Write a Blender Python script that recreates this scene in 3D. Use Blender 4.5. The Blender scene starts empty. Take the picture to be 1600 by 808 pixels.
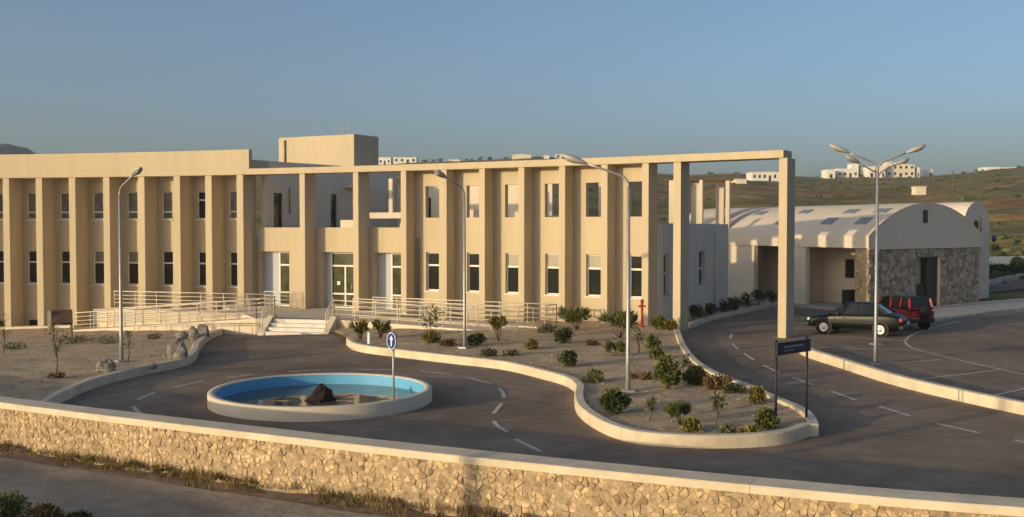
import bpy, bmesh, math, random
from mathutils import Vector, Matrix, noise
from mathutils.geometry import delaunay_2d_cdt
random.seed(7)
R = math.radians
scene = bpy.context.scene
C = scene.collection

# ------------------------------------------------------------------ camera
CAM_Z, F, PX0, PY0 = 4.55, 1600.0, 800.0, 404.0
PITCH = math.atan(49 / F)
cam_d = bpy.data.cameras.new('camera'); cam = bpy.data.objects.new('camera', cam_d); C.objects.link(cam)
cam_d.sensor_width = 36.0; cam_d.lens = 36.0 * F / 1600.0
cam_d.clip_start = 0.1; cam_d.clip_end = 6000
cam.location = (0, 0, CAM_Z); cam.rotation_euler = (math.pi / 2 - PITCH, 0, 0)
scene.camera = cam

# ------------------------------------------------------------------ sky, sun, exposure
SUN_AZ, SUN_EL = 54.0, 7.8      # shadows fall towards (sin az, cos az)
sh = Vector((math.sin(R(SUN_AZ)), math.cos(R(SUN_AZ)), 0))
w = bpy.data.worlds.new('World'); scene.world = w; w.use_nodes = True
nt = w.node_tree; bg = nt.nodes['Background']
sky = nt.nodes.new('ShaderNodeTexSky'); sky.sky_type = 'NISHITA'; sky.sun_disc = False
sky.sun_elevation = R(SUN_EL); sky.sun_rotation = R(180 + SUN_AZ)
sky.altitude = 50; sky.air_density = 0.7; sky.dust_density = 3.4; sky.ozone_density = 1.7
nt.links.new(sky.outputs[0], bg.inputs[0]); bg.inputs[1].default_value = 0.15
sd = bpy.data.lights.new('sun', 'SUN'); sun = bpy.data.objects.new('sun', sd); C.objects.link(sun)
sd.energy = 2.75; sd.angle = R(0.6); sd.color = (1.0, 0.77, 0.44)
ldir = Vector((sh.x * math.cos(R(SUN_EL)), sh.y * math.cos(R(SUN_EL)), -math.sin(R(SUN_EL))))
sun.rotation_euler = ldir.to_track_quat('-Z', 'Y').to_euler(); sun.location = (-20, -20, 30)
vs = scene.view_settings
vs.view_transform = 'Standard'; vs.look = 'None'; vs.exposure = 0.42; vs.gamma = 1.0; vs.use_curve_mapping = False

# ------------------------------------------------------------------ helpers
def sst(a, b, x):
    t = max(0.0, min(1.0, (x - a) / (b - a))); return t * t * (3 - 2 * t)
def smin(a, b, k):
    h = max(0.0, min(1.0, 0.5 + 0.5 * (b - a) / k)); return b * (1 - h) + a * h - k * h * (1 - h)
def gz(x, y):
    """height of the forecourt: level in front, falling to the left-hand wing"""
    z = smin(0.0, 1.77 + 0.0353 * x - 0.0386 * y, 0.25)
    z = max(z, -1.75)
    return z
def ray(px, py):
    v = (PY0 - py) / F
    return Vector(((px - PX0) / F, math.cos(PITCH) + v * math.sin(PITCH), -math.sin(PITCH) + v * math.cos(PITCH)))
def G(px, py, dz=0.0):
    """point of the forecourt (raised by dz) seen at a place of the survey photograph"""
    d = ray(px, py); z = dz
    for _ in range(12):
        t = (z - CAM_Z) / d.z
        z = 0.5 * z + 0.5 * (gz(d.x * t, d.y * t) + dz)
    t = (z - CAM_Z) / d.z
    return Vector((d.x * t, d.y * t, z))
def HX(px, D): return (px - PX0) / F * D
def HZ(py, D): return CAM_Z + (355 - py) * D / F

def spline(pts, step=0.35, closed=False):
    """Catmull-Rom through xy points, resampled"""
    P = [Vector((p[0], p[1])) for p in pts]; n = len(P); out = []
    for i in range(n if closed else n - 1):
        p1, p2 = P[i], P[(i + 1) % n]
        p0 = P[(i - 1) % n] if closed or i > 0 else p1 * 2 - p2
        p3 = P[(i + 2) % n] if closed or i + 2 < n else p2 * 2 - p1
        k = max(1, int((p2 - p1).length / step))
        for j in range(k):
            t = j / k
            out.append(0.5 * ((2 * p1) + (p2 - p0) * t + (2 * p0 - 5 * p1 + 4 * p2 - p3) * t * t + (3 * p1 - p0 - 3 * p2 + p3) * t ** 3))
    if not closed: out.append(P[-1])
    return out

class MB:
    def __init__(s): s.v = []; s.f = []; s.sm = []
    def add(s, vs, fs, smooth=False):
        o = len(s.v); s.v += [Vector(v) for v in vs]
        for f in fs: s.f.append(tuple(i + o for i in f)); s.sm.append(smooth)
    def box(s, c, size, rz=0.0, M=None):
        hx, hy, hz = size[0] / 2, size[1] / 2, size[2] / 2
        q = [(-hx, -hy, -hz), (hx, -hy, -hz), (hx, hy, -hz), (-hx, hy, -hz), (-hx, -hy, hz), (hx, -hy, hz), (hx, hy, hz), (-hx, hy, hz)]
        m = M if M is not None else Matrix.Rotation(rz, 3, 'Z')
        s.add([m @ Vector(p) + Vector(c) for p in q], [(3, 2, 1, 0), (4, 5, 6, 7), (0, 1, 5, 4), (1, 2, 6, 5), (2, 3, 7, 6), (3, 0, 4, 7)])
        return s
    def slab(s, poly, z0, z1):
        """prism over an xy polygon (anticlockwise)"""
        n = len(poly)
        A = sum(poly[i][0] * poly[(i + 1) % n][1] - poly[(i + 1) % n][0] * poly[i][1] for i in range(n))
        if A < 0: poly = poly[::-1]
        vv = [(p[0], p[1], z0) for p in poly] + [(p[0], p[1], z1) for p in poly]
        s.add(vv, [tuple(range(n - 1, -1, -1)), tuple(range(n, 2 * n))] + [(i, (i + 1) % n, n + (i + 1) % n, n + i) for i in range(n)])
        return s
    def bar(s, a, b, wd, ht=None, up=(0, 0, 1)):
        a = Vector(a); b = Vector(b); d = (b - a); L = d.length; d.normalize(); u = Vector(up)
        if abs(d.dot(u)) > 0.99: u = Vector((0, 1, 0))
        sx = d.cross(u).normalized(); uz = sx.cross(d).normalized(); ht = ht or wd
        M = Matrix((sx, d, uz)).transposed()
        return s.box((a + b) / 2, (wd, L, ht), M=M)
    def tube(s, pts, rad, n=8, cap=True):
        P = [Vector(p) for p in pts]; rr = rad if isinstance(rad, (list, tuple)) else [rad] * len(P); vv = []; ff = []
        ref = None
        for i, p in enumerate(P):
            t = (P[min(i + 1, len(P) - 1)] - P[max(i - 1, 0)]).normalized()
            if ref is None: ref = Vector((1, 0, 0)) if abs(t.x) < 0.9 else Vector((0, 1, 0))
            a = (ref - t * ref.dot(t)).normalized(); b = t.cross(a); ref = a
            for k in range(n):
                an = 2 * math.pi * k / n; vv.append(p + (a * math.cos(an) + b * math.sin(an)) * rr[i])
        for i in range(len(P) - 1):
            for k in range(n):
                k2 = (k + 1) % n; ff.append((i * n + k, i * n + k2, (i + 1) * n + k2, (i + 1) * n + k))
        o = len(s.v); s.add(vv, ff, True)
        if cap:
            s.f.append(tuple(o + k for k in range(n - 1, -1, -1))); s.sm.append(False)
            s.f.append(tuple(o + (len(P) - 1) * n + k for k in range(n))); s.sm.append(False)
        return s
    def lathe(s, prof, n=24, c=(0, 0, 0), smooth=True, M=None):
        vv = []; ff = []; c = Vector(c)
        for (r, z) in prof:
            for k in range(n):
                a = 2 * math.pi * k / n; p = Vector((r * math.cos(a), r * math.sin(a), z))
                vv.append((M @ p if M else p) + c)
        for i in range(len(prof) - 1):
            for k in range(n):
                k2 = (k + 1) % n; ff.append((i * n + k, i * n + k2, (i + 1) * n + k2, (i + 1) * n + k))
        s.add(vv, ff, smooth); return s
    def ell(s, c, r, n=10, m=7, M=None):
        return s.lathe([(max(1e-3, math.sin(math.pi * i / m)), -math.cos(math.pi * i / m)) for i in range(m + 1)], n, c, True,
                       (M if M else Matrix.Identity(3)) @ Matrix.Diagonal(r))
    def sweep(s, path, prof, zf=None, closed=False):
        """profile (offset to the left, height) swept along an xy path that follows the ground"""
        n = len(path); m = len(prof); vv = []; ff = []
        for i, p in enumerate(path):
            a = path[(i - 1) % n] if closed or i > 0 else p; b = path[(i + 1) % n] if closed or i < n - 1 else p
            t = (b - a).normalized(); l = Vector((-t.y, t.x)); z = zf(p.x, p.y) if zf else 0
            for (o, h) in prof: vv.append((p.x + l.x * o, p.y + l.y * o, z + h))
        for i in range(n if closed else n - 1):
            j = (i + 1) % n
            for k in range(m): k2 = (k + 1) % m; ff.append((i * m + k, j * m + k, j * m + k2, i * m + k2))
        if not closed: ff += [tuple(range(m)), tuple((n - 1) * m + k for k in range(m - 1, -1, -1))]
        s.add(vv, ff); return s
    def build(s, name, mat, parent=None, local=False, bevel=0.0, recalc=True):
        me = bpy.data.meshes.new(name)
        off = Vector((0, 0, 0))
        if parent is not None and not local:
            r = parent
            while r.parent: r = r.parent
            off = r.location.copy()
        me.from_pydata([tuple(v - off) for v in s.v], [], s.f)
        me.polygons.foreach_set('use_smooth', s.sm)
        if recalc:
            bm = bmesh.new(); bm.from_mesh(me)
            bmesh.ops.remove_doubles(bm, verts=bm.verts, dist=1e-5)
            bmesh.ops.recalc_face_normals(bm, faces=bm.faces); bm.to_mesh(me); bm.free()
        me.materials.append(M_[mat] if isinstance(mat, str) else mat); me.update()
        o = bpy.data.objects.new(name, me); C.objects.link(o)
        if parent is not None: o.parent = parent
        if bevel > 0:
            b = o.modifiers.new('bevel', 'BEVEL'); b.width = bevel; b.segments = 2; b.limit_method = 'ANGLE'; b.angle_limit = R(40)
        return o
def tag(o, label=None, cat=None, group=None, kind=None):
    if label: o['label'] = label
    if cat: o['category'] = cat
    if group: o['group'] = group
    if kind: o['kind'] = kind
    return o
def thing(name, loc, label, cat, group=None, rz=0.0):
    o = bpy.data.objects.new(name, None); C.objects.link(o); o.location = loc; o.rotation_euler = (0, 0, rz)
    o.empty_display_size = 0.2
    return tag(o, label, cat, group)
def copy_tree(o, parent=None):
    c = o.copy(); C.objects.link(c); c.parent = parent
    for ch in list(o.children): copy_tree(ch, c)
    return c
def dup(root, loc, rz, label=None):
    c = copy_tree(root); c.location = loc; c.rotation_euler = (0, 0, rz)
    if label: c['label'] = label
    return c

# ------------------------------------------------------------------ materials
M_ = {}
def mat(name, col, rough=0.85, var=0.12, scale=4.0, bump=0.0, bscale=40.0, metal=0.0, spec=0.3, col2=None, island=0.0, scale2=None, stretch=None, coat=0.0, amp2=0.26):
    m = bpy.data.materials.new(name); m.use_nodes = True; nt = m.node_tree; N = nt.nodes; L = nt.links
    b = N['Principled BSDF']; b.inputs['Roughness'].default_value = rough; b.inputs['Metallic'].default_value = metal
    b.inputs['Specular IOR Level'].default_value = spec
    if coat: b.inputs['Coat Weight'].default_value = coat; b.inputs['Coat Roughness'].default_value = 0.06
    geo = N.new('ShaderNodeNewGeometry'); vec = geo.outputs['Position']
    if stretch:
        mp = N.new('ShaderNodeMapping'); mp.inputs['Scale'].default_value = stretch; L.new(vec, mp.inputs[0]); vec = mp.outputs[0]
    n1 = N.new('ShaderNodeTexNoise'); n1.inputs['Scale'].default_value = scale; n1.inputs['Detail'].default_value = 6; n1.inputs['Roughness'].default_value = 0.65
    L.new(vec, n1.inputs['Vector'])
    c2 = col2 or tuple(c * (1 - 2.2 * var) for c in col); c1 = tuple(min(1, c * (1 + var)) for c in col)
    rp = N.new('ShaderNodeValToRGB'); rp.color_ramp.elements[0].position = 0.3; rp.color_ramp.elements[1].position = 0.7
    rp.color_ramp.elements[0].color = (*c2, 1); rp.color_ramp.elements[1].color = (*c1, 1)
    L.new(n1.outputs['Fac'], rp.inputs[0]); out = rp.outputs[0]
    if scale2:
        n2 = N.new('ShaderNodeTexNoise'); n2.inputs['Scale'].default_value = scale2; n2.inputs['Detail'].default_value = 4
        L.new(vec, n2.inputs['Vector'])
        mr = N.new('ShaderNodeMapRange'); mr.inputs[1].default_value = 0.3; mr.inputs[2].default_value = 0.7; mr.inputs[3].default_value = 1 - amp2; mr.inputs[4].default_value = 1 + amp2
        L.new(n2.outputs['Fac'], mr.inputs[0])
        mx = N.new('ShaderNodeVectorMath'); mx.operation = 'SCALE'; L.new(out, mx.inputs[0]); L.new(mr.outputs[0], mx.inputs['Scale']); out = mx.outputs[0]
    if island:
        oi = N.new('ShaderNodeObjectInfo'); ad = N.new('ShaderNodeMath'); ad.operation = 'ADD'
        L.new(geo.outputs['Random Per Island'], ad.inputs[0]); L.new(oi.outputs['Random'], ad.inputs[1])
        fr = N.new('ShaderNodeMath'); fr.operation = 'FRACT'; L.new(ad.outputs[0], fr.inputs[0])
        mr = N.new('ShaderNodeMapRange'); mr.inputs[3].default_value = 1 - island; mr.inputs[4].default_value = 1 + island
        L.new(fr.outputs[0], mr.inputs[0])
        mx = N.new('ShaderNodeVectorMath'); mx.operation = 'SCALE'; L.new(out, mx.inputs[0]); L.new(mr.outputs[0], mx.inputs['Scale']); out = mx.outputs[0]
    L.new(out, b.inputs['Base Color'])
    if bump:
        n3 = N.new('ShaderNodeTexNoise'); n3.inputs['Scale'].default_value = bscale; n3.inputs['Detail'].default_value = 5
        L.new(geo.outputs['Position'], n3.inputs['Vector'])
        bp = N.new('ShaderNodeBump'); bp.inputs['Strength'].default_value = 0.6; bp.inputs['Distance'].default_value = bump
        L.new(n3.outputs['Fac'], bp.inputs['Height']); L.new(bp.outputs[0], b.inputs['Normal'])
    M_[name] = m; return m
def leafmat(name, col, tr=0.25, island=0.45):
    m = mat(name, col, rough=0.6, var=0.25, scale=6, island=island, spec=0.25)
    nt = m.node_tree; b = nt.nodes['Principled BSDF']; o = nt.nodes['Material Output']
    t = nt.nodes.new('ShaderNodeBsdfTranslucent'); mx = nt.nodes.new('ShaderNodeMixShader'); mx.inputs[0].default_value = tr
    src = b.inputs['Base Color'].links[0].from_socket
    nt.links.new(src, t.inputs[0]); nt.links.new(b.outputs[0], mx.inputs[1]); nt.links.new(t.outputs[0], mx.inputs[2]); nt.links.new(mx.outputs[0], o.inputs[0])
    return m
mat('stucco', (0.515, 0.435, 0.305), 0.9, 0.045, 1.0, 0.004, 60, stretch=(1.6, 1.6, 0.16))
mat('stucco_pale', (0.65, 0.565, 0.44), 0.9, 0.035, 0.6, 0.004, 50, stretch=(1, 1, 0.4))
mat('plaster_white', (0.68, 0.60, 0.49), 0.9, 0.04, 0.5, 0.004, 50)
mat('house_white', (0.78, 0.75, 0.70), 0.9, 0.04, 0.5)
mat('house_cream', (0.74, 0.66, 0.52), 0.9, 0.05, 0.5)
mat('kerb', (0.68, 0.58, 0.43), 0.9, 0.10, 1.6, 0.004, 40)
mat('concrete', (0.46, 0.43, 0.39), 0.9, 0.10, 1.2, 0.004, 40, scale2=7)
mat('asphalt', (0.262, 0.198, 0.144), 0.88, 0.20, 0.22, 0.006, 90, spec=0.2, scale2=1.6, amp2=0.15)
mat('road_paint', (0.62, 0.58, 0.50), 0.8, 0.22, 7)
mat('soil', (0.53, 0.385, 0.235), 0.95, 0.16, 0.9, 0.03, 9, scale2=5.5)
mat('dirt', (0.37, 0.29, 0.21), 0.95, 0.14, 0.5, 0.03, 7, scale2=3.2, amp2=0.14)
mat('ground_earth', (0.32, 0.23, 0.15), 0.95, 0.2, 0.4, 0.04, 5, scale2=2.4)
mat('stone_tan', (0.54, 0.40, 0.24), 0.9, 0.28, 9, 0.012, 45, island=0.30, scale2=1.1, amp2=0.18)
mat('stone_grey', (0.40, 0.34, 0.27), 0.9, 0.2, 9, 0.012, 45, island=0.42)
mat('mortar', (0.42, 0.32, 0.205), 0.95, 0.12, 8, 0.006, 50)
mat('boulder', (0.27, 0.25, 0.22), 0.9, 0.3, 4, 0.03, 14)
mat('lava_rock', (0.030, 0.014, 0.012), 0.8, 0.35, 9, 0.03, 16)
mat('pebble', (0.33, 0.27, 0.21), 0.9, 0.2, 6, island=0.4)
mat('pool_blue', (0.13, 0.42, 0.70), 0.55, 0.06, 2.0)
mat('pool_floor', (0.62, 0.58, 0.34), 0.8, 0.25, 0.9, col2=(0.22, 0.33, 0.28))
mat('galvanised', (0.42, 0.42, 0.41), 0.5, 0.08, 3, metal=0.5)
mat('lamp_head', (0.46, 0.45, 0.42), 0.45, 0.06, 5, metal=0.2)
mat('lamp_lens', (0.30, 0.29, 0.26), 0.25, 0.05, 5)
mat('rail_paint', (0.66, 0.58, 0.47), 0.6, 0.06, 5)
mat('white_paint', (0.74, 0.72, 0.68), 0.55, 0.05, 4)
mat('alu_panel_shaded', (0.42, 0.46, 0.52), 0.5, 0.04, 2)  # bluish aluminium, base colour darkened to stand for the fins' shade
mat('marble', (0.70, 0.66, 0.60), 0.6, 0.06, 3)
mat('glass_dark', (0.020, 0.022, 0.020), 0.06, 0.1, 2, spec=0.6)
mat('glass_green', (0.075, 0.08, 0.045), 0.10, 0.35, 1.6, spec=0.5)
mat('glass_curtain', (0.20, 0.20, 0.18), 0.12, 0.25, 2.2, spec=0.5)
mat('blind', (0.20, 0.185, 0.14), 0.4, 0.1, 4, spec=0.5)
mat('pipe_brown', (0.34, 0.22, 0.14), 0.6, 0.1, 4)
mat('dark_door', (0.065, 0.05, 0.04), 0.6, 0.2, 4)
mat('dark_metal', (0.03, 0.03, 0.035), 0.5, 0.1, 5, metal=0.3)
mat('sign_navy', (0.02, 0.028, 0.055), 0.45, 0.1, 5)
mat('sign_blue', (0.015, 0.05, 0.20), 0.4, 0.06, 5)
mat('sign_white', (0.72, 0.72, 0.70), 0.5, 0.04, 5)
mat('sign_letter', (0.30, 0.32, 0.36), 0.5, 0.04, 5)
mat('hydrant_red', (0.38, 0.035, 0.02), 0.45, 0.15, 6)
mat('wood_brown', (0.17, 0.105, 0.06), 0.8, 0.2, 8, stretch=(1, 1, 0.2))
mat('bark', (0.16, 0.115, 0.075), 0.9, 0.25, 12)
mat('paint_green', (0.004, 0.009, 0.006), 0.38, 0.08, 3, spec=0.25, coat=0.12)
mat('paint_red', (0.30, 0.02, 0.010), 0.38, 0.08, 3, spec=0.4, coat=0.3)
mat('car_glass', (0.010, 0.012, 0.012), 0.06, 0.1, 3, spec=0.5)
mat('car_trim', (0.02, 0.02, 0.02), 0.6, 0.1, 6)
mat('tyre', (0.018, 0.018, 0.018), 0.85, 0.1, 9)
mat('wheel_rim', (0.58, 0.57, 0.55), 0.35, 0.05, 6, metal=0.5)
mat('tail_red', (0.35, 0.01, 0.01), 0.25, 0.05, 5, spec=0.6)
mat('head_lamp', (0.65, 0.66, 0.66), 0.1, 0.05, 5, spec=0.8)
mat('plate_white', (0.7, 0.7, 0.68), 0.5, 0.03, 5)
mat('roof_light', (0.22, 0.25, 0.25), 0.25, 0.1, 3)
mat('roof_felt', (0.33, 0.31, 0.29), 0.9, 0.12, 1)
leafmat('leaf_green', (0.155, 0.175, 0.045))
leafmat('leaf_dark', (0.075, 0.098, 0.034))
leafmat('leaf_yellow', (0.25, 0.215, 0.05))
leafmat('leaf_grey', (0.2, 0.2, 0.11))
leafmat('leaf_brown', (0.22, 0.15, 0.075))
leafmat('dry_grass', (0.30, 0.21, 0.085))
leafmat('field_bush', (0.085, 0.1, 0.03), 0.1)
# water: clear enough to see the algae on the floor
m = bpy.data.materials.new('water'); m.use_nodes = True; nt = m.node_tree; b = nt.nodes['Principled BSDF']
b.inputs['Base Color'].default_value = (0.72, 0.86, 0.82, 1); b.inputs['Roughness'].default_value = 0.03; b.inputs['IOR'].default_value = 1.33
b.inputs['Transmission Weight'].default_value = 1.0
nz = nt.nodes.new('ShaderNodeTexNoise'); nz.inputs['Scale'].default_value = 7; nz.inputs['Detail'].default_value = 3
bp = nt.nodes.new('ShaderNodeBump'); bp.inputs['Strength'].default_value = 0.3; bp.inputs['Distance'].default_value = 0.03
nt.links.new(nz.outputs[0], bp.inputs['Height']); nt.links.new(bp.outputs[0], b.inputs['Normal']); M_['water'] = m
# hillside: strips of field, bare soil and scrub
m = bpy.data.materials.new('fields'); m.use_nodes = True; nt = m.node_tree; N = nt.nodes; L = nt.links; b = N['Principled BSDF']; b.inputs['Roughness'].default_value = 0.95
b.inputs['Specular IOR Level'].default_value = 0.1
geo = N.new('ShaderNodeNewGeometry'); mp = N.new('ShaderNodeMapping'); mp.inputs['Scale'].default_value = (0.0075, 0.030, 0.0); mp.inputs['Rotation'].default_value = (0, 0, 0.12); L.new(geo.outputs['Position'], mp.inputs[0])
n1 = N.new('ShaderNodeTexNoise'); n1.inputs['Scale'].default_value = 1.0; n1.inputs['Detail'].default_value = 3; n1.inputs['Distortion'].default_value = 0.4; L.new(mp.outputs[0], n1.inputs['Vector'])
rp = N.new('ShaderNodeValToRGB'); cr = rp.color_ramp; cr.interpolation = 'LINEAR'
cr.elements[0].position = 0.33; cr.elements[0].color = (0.217, 0.126, 0.049, 1); cr.elements[1].position = 0.70; cr.elements[1].color = (0.369, 0.274, 0.116, 1)
for p, c in ((0.40, (0.326, 0.193, 0.085, 1)), (0.46, (0.131, 0.133, 0.037, 1)), (0.53, (0.217, 0.187, 0.056, 1)), (0.57, (0.304, 0.183, 0.078, 1)), (0.62, (0.108, 0.117, 0.034, 1))):
    e = cr.elements.new(p); e.color = c
L.new(n1.outputs['Fac'], rp.inputs[0])
n2 = N.new('ShaderNodeTexNoise'); n2.inputs['Scale'].default_value = 0.35; n2.inputs['Detail'].default_value = 8; n2.inputs['Roughness'].default_value = 0.75; L.new(geo.outputs['Position'], n2.inputs['Vector'])
mr = N.new('ShaderNodeMapRange'); mr.inputs[1].default_value = 0.32; mr.inputs[2].default_value = 0.68; mr.inputs[3].default_value = 0.5; mr.inputs[4].default_value = 1.4; L.new(n2.outputs['Fac'], mr.inputs[0])
sc = N.new('ShaderNodeVectorMath'); sc.operation = 'SCALE'; L.new(rp.outputs[0], sc.inputs[0]); L.new(mr.outputs[0], sc.inputs['Scale']); L.new(sc.outputs[0], b.inputs['Base Color']); M_['fields'] = m

# ------------------------------------------------------------------ perimeter wall line (used by the terrain as well)
WALL_C = [(-40, 39.5), (-30, 33.0), (-24, 29.2), (-17, 24.8), (-10.5, 21.0), (-4.46, 17.85), (-0.5, 15.95), (3.85, 14.05), (6.6, 13.1), (13, 11.3), (24, 9.4), (40, 8)]
WALL_P = spline(WALL_C, 0.3)
def wall_y(x):
    if x <= WALL_P[0].x: return WALL_P[0].y + (WALL_P[0].x - x) * 0.65
    if x >= WALL_P[-1].x: return WALL_P[-1].y
    for a, b in zip(WALL_P, WALL_P[1:]):
        if a.x <= x <= b.x: return a.y + (b.y - a.y) * (x - a.x) / (b.x - a.x)
    return 10

# ------------------------------------------------------------------ terrain
RIDGE = [(-1400, 262), (-200, 262), (300, 258), (590, 254), (660, 252), (760, 250), (830, 246), (900, 250), (1000, 268), (1080, 273), (1160, 271), (1220, 274), (1290, 277), (1435, 275), (1500, 270), (1560, 263), (1640, 257), (1900, 248), (3200, 240)]
def ridge_y(px):
    for (a, ya), (b, yb) in zip(RIDGE, RIDGE[1:]):
        if a <= px <= b: return ya + (yb - ya) * sst(a, b, px)
    return RIDGE[0][1] if px < 0 else RIDGE[-1][1]
YR = 520.0
def hz(x, y):
    px = 800 + 1600 * x / max(y, 1)
    zr = HZ(ridge_y(px), YR) - 0.4
    s = (y - 62) / (YR - 62)
    if s <= 0: base = 0.0
    elif s <= 1: base = zr * (0.94 * s + 0.06 * sst(0, 1, s))
    else: base = zr - (s - 1) * 26
    n = noise.noise(Vector((x * 0.02, y * 0.02, 3.1))) * 1.1 + noise.noise(Vector((x * 0.07, y * 0.07, 9.1))) * 0.35
    terr = 0.0
    if 0 < s < 1.0:   # field terraces
        k = base / 2.1; terr = (sst(0.35, 0.65, k - math.floor(k)) - (k - math.floor(k))) * 1.1 * sst(0.02, 0.12, s) * (1 - sst(.8, 1., s))
    return base + n * sst(0.01, 0.2, s) + terr
def near_z(x, y):
    q = (wall_y(x) - y) * 0.91
    if q > 0:
        b = 0.128 * (min(q, 10.5) - 0.35) * sst(4.2, 8.0, q)
        return 0.06 + b + 0.05 * noise.noise(Vector((x * 0.5, y * 0.5, 0.3))) + 0.12 * noise.noise(Vector((x * 0.25, y * 0.25, 5))) * sst(4, 8, q)
    return gz(x, y) - 0.16
def grid(xs, ys, zf):
    mb = MB(); n = len(xs)
    mb.add([(x, y, zf(x, y)) for y in ys for x in xs], [(j * n + i, j * n + i + 1, (j + 1) * n + i + 1, (j + 1) * n + i) for j in range(len(ys) - 1) for i in range(n - 1)], True)
    return mb
def frange(a, b, s):
    o = []; x = a
    while x < b - 1e-6: o.append(x); x += s
    return o + [b]
xs = frange(-160, -46, 8) + frange(-45, 45, 1.0) + frange(50, 160, 8)
ys = frange(-60, 0, 6) + frange(1, 42, 0.7) + frange(43, 66, 1.5)
tag(grid(xs, ys, near_z).build('ground', 'ground_earth', recalc=False), kind='structure')
xs = frange(-1300, -250, 60) + frange(-240, 420, 5) + frange(440, 1500, 50)
ys = frange(61.5, 200, 2.5) + frange(204, 560, 5) + frange(600, 1100, 50)
tag(grid(xs, ys, lambda x, y: hz(x, y) - 0.22 + 0.03 * sst(62, 64, y)).build('hillside', 'fields', recalc=False), kind='structure')
# far dark hill beyond the left wing
def far_hill(x, y):
    u = (x + 350) / 62; v = (y - 700) / 80
    return -2 + 63 * math.exp(-u * u * 1.1 - v * v * 0.6) + 4.5 * noise.noise(Vector((x * 0.025, y * 0.025, 1))) + 2 * noise.noise(Vector((x * 0.1, y * 0.1, 7)))
mat('far_scrub', (0.085, 0.088, 0.075), 0.95, 0.3, 0.02, scale2=0.06)
tag(grid(frange(-620, -240, 6), frange(560, 860, 6), far_hill).build('distant_hill', 'far_scrub', recalc=False), kind='structure')

# ------------------------------------------------------------------ sheets of road and soil
def sheet(name, poly, mt, zf, res=1.0, kind='structure', jitter=0.2):
    pts = [Vector((p[0], p[1])) for p in poly]; n = len(pts)
    edges = [(i, (i + 1) % n) for i in range(n)]
    x0 = min(p.x for p in pts); x1 = max(p.x for p in pts); y0 = min(p.y for p in pts); y1 = max(p.y for p in pts)
    y = y0
    rng = random.Random(3)
    while y < y1:
        x = x0
        while x < x1: pts.append(Vector((x + rng.uniform(-jitter, jitter) * res, y + rng.uniform(-jitter, jitter) * res))); x += res
        y += res
    v, e, f, *_ = delaunay_2d_cdt(pts, edges, [list(range(n))], 1, 1e-4)
    mb = MB(); mb.add([(p.x, p.y, zf(p.x, p.y)) for p in v], [tuple(t) for t in f], True)
    o = mb.build(name, mt, recalc=False)
    bm = bmesh.new(); bm.from_mesh(o.data)
    for fc in bm.faces:
        if fc.normal.z < 0: fc.normal_flip()
    bm.to_mesh(o.data); bm.free()
    return tag(o, kind=kind) if kind else o
inner = [(p.x + 0.1, p.y + 0.22) for p in WALL_P if -36 < p.x < 38]
sheet('road', inner + [(52, 14), (56, 40), (50, 52), (40, 58), (16, 70), (9, 64), (-8, 54), (-36, 62)], 'asphalt', gz, 1.2)
# the dirt road outside the wall
sheet('dirt_road', [(p.x - 0.35, p.y - 0.75) for p in WALL_P if -36 < p.x < 30] + [(p.x - 2.4, p.y - 5.0) for p in reversed(WALL_P) if -36 < p.x < 30], 'dirt',
      lambda x, y: near_z(x, y) + 0.02 + 0.025 * noise.noise(Vector((x * 1.3, y * 1.3, 4))), 0.5)

KH = 0.27
def kprof(wd=0.24, h=KH): return [(0, -0.3), (0, h - 0.025), (0.025, h), (wd - 0.025, h), (wd, h - 0.025), (wd, -0.3)]
def kerb_run(path, prof, label, seg=3.0, gap=0.008, mt='kerb'):
    o = thing('kerb', (path[0].x, path[0].y, gz(path[0].x, path[0].y)), label, 'kerb')
    cur = [path[0]]; acc = 0.0
    for p, q in zip(path, path[1:]):
        acc += (q - p).length; cur.append(q)
        if acc > seg:
            d = (cur[-1] - cur[-2]).normalized(); MB().sweep(cur[:-1] + [cur[-1] - d * gap], prof, gz).build('kerb_segment', mt, o); cur = [q]; acc = 0.0
    if len(cur) > 1: MB().sweep(cur, prof, gz).build('kerb_segment', mt, o)
    return o
# planted island in front of the right-hand wing: outer kerb edge
isl = [G(*p) for p in [(541, 539), (552, 547), (580, 553), (640, 560.5), (700, 567.7), (786, 578), (850.7, 593.5), (885, 604), (899, 616), (897.5, 632), (903, 649), (924, 667), (958, 684), (1001.5, 694.7), (1066, 700), (1130.7, 701), (1195, 698), (1238, 692), (1266, 682)]]
isl += [G(*p, KH) for p in [(1279, 662), (1275, 651), (1259, 636.6), (1217, 619), (1174, 600), (1131, 585), (1096, 565.5), (1075, 543), (1065, 522), (1061.5, 510)]]
ip = spline(isl, 0.14)
kerb_run(ip, kprof(), 'cream rendered kerb curving round the planted island')
island_poly = []
n = len(ip)
for i, p in enumerate(ip):
    a = ip[max(i - 1, 0)]; b_ = ip[min(i + 1, n - 1)]; t = (b_ - a).normalized(); island_poly.append((p.x - t.y * 0.2, p.y + t.x * 0.2))
def soil_z(x, y):
    return gz(x, y) + 0.20 + 0.05 * noise.noise(Vector((x * 0.6, y * 0.6, 2))) + 0.035 * noise.noise(Vector((x * 2.1, y * 2.1, 8)))
# left garden
lk = [G(*p) for p in [(70, 646), (92.6, 632), (103, 626), (142, 608.5), (194, 593.5), (241, 582.7), (275.6, 576), (299, 568), (309, 557), (314, 544), (331.5, 529), (355, 520.5), (372, 519.3)]]
lp = spline(lk, 0.18)
kerb_run(lp, kprof(), 'grey shaded kerb winding along the bare garden with boulders')
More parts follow.
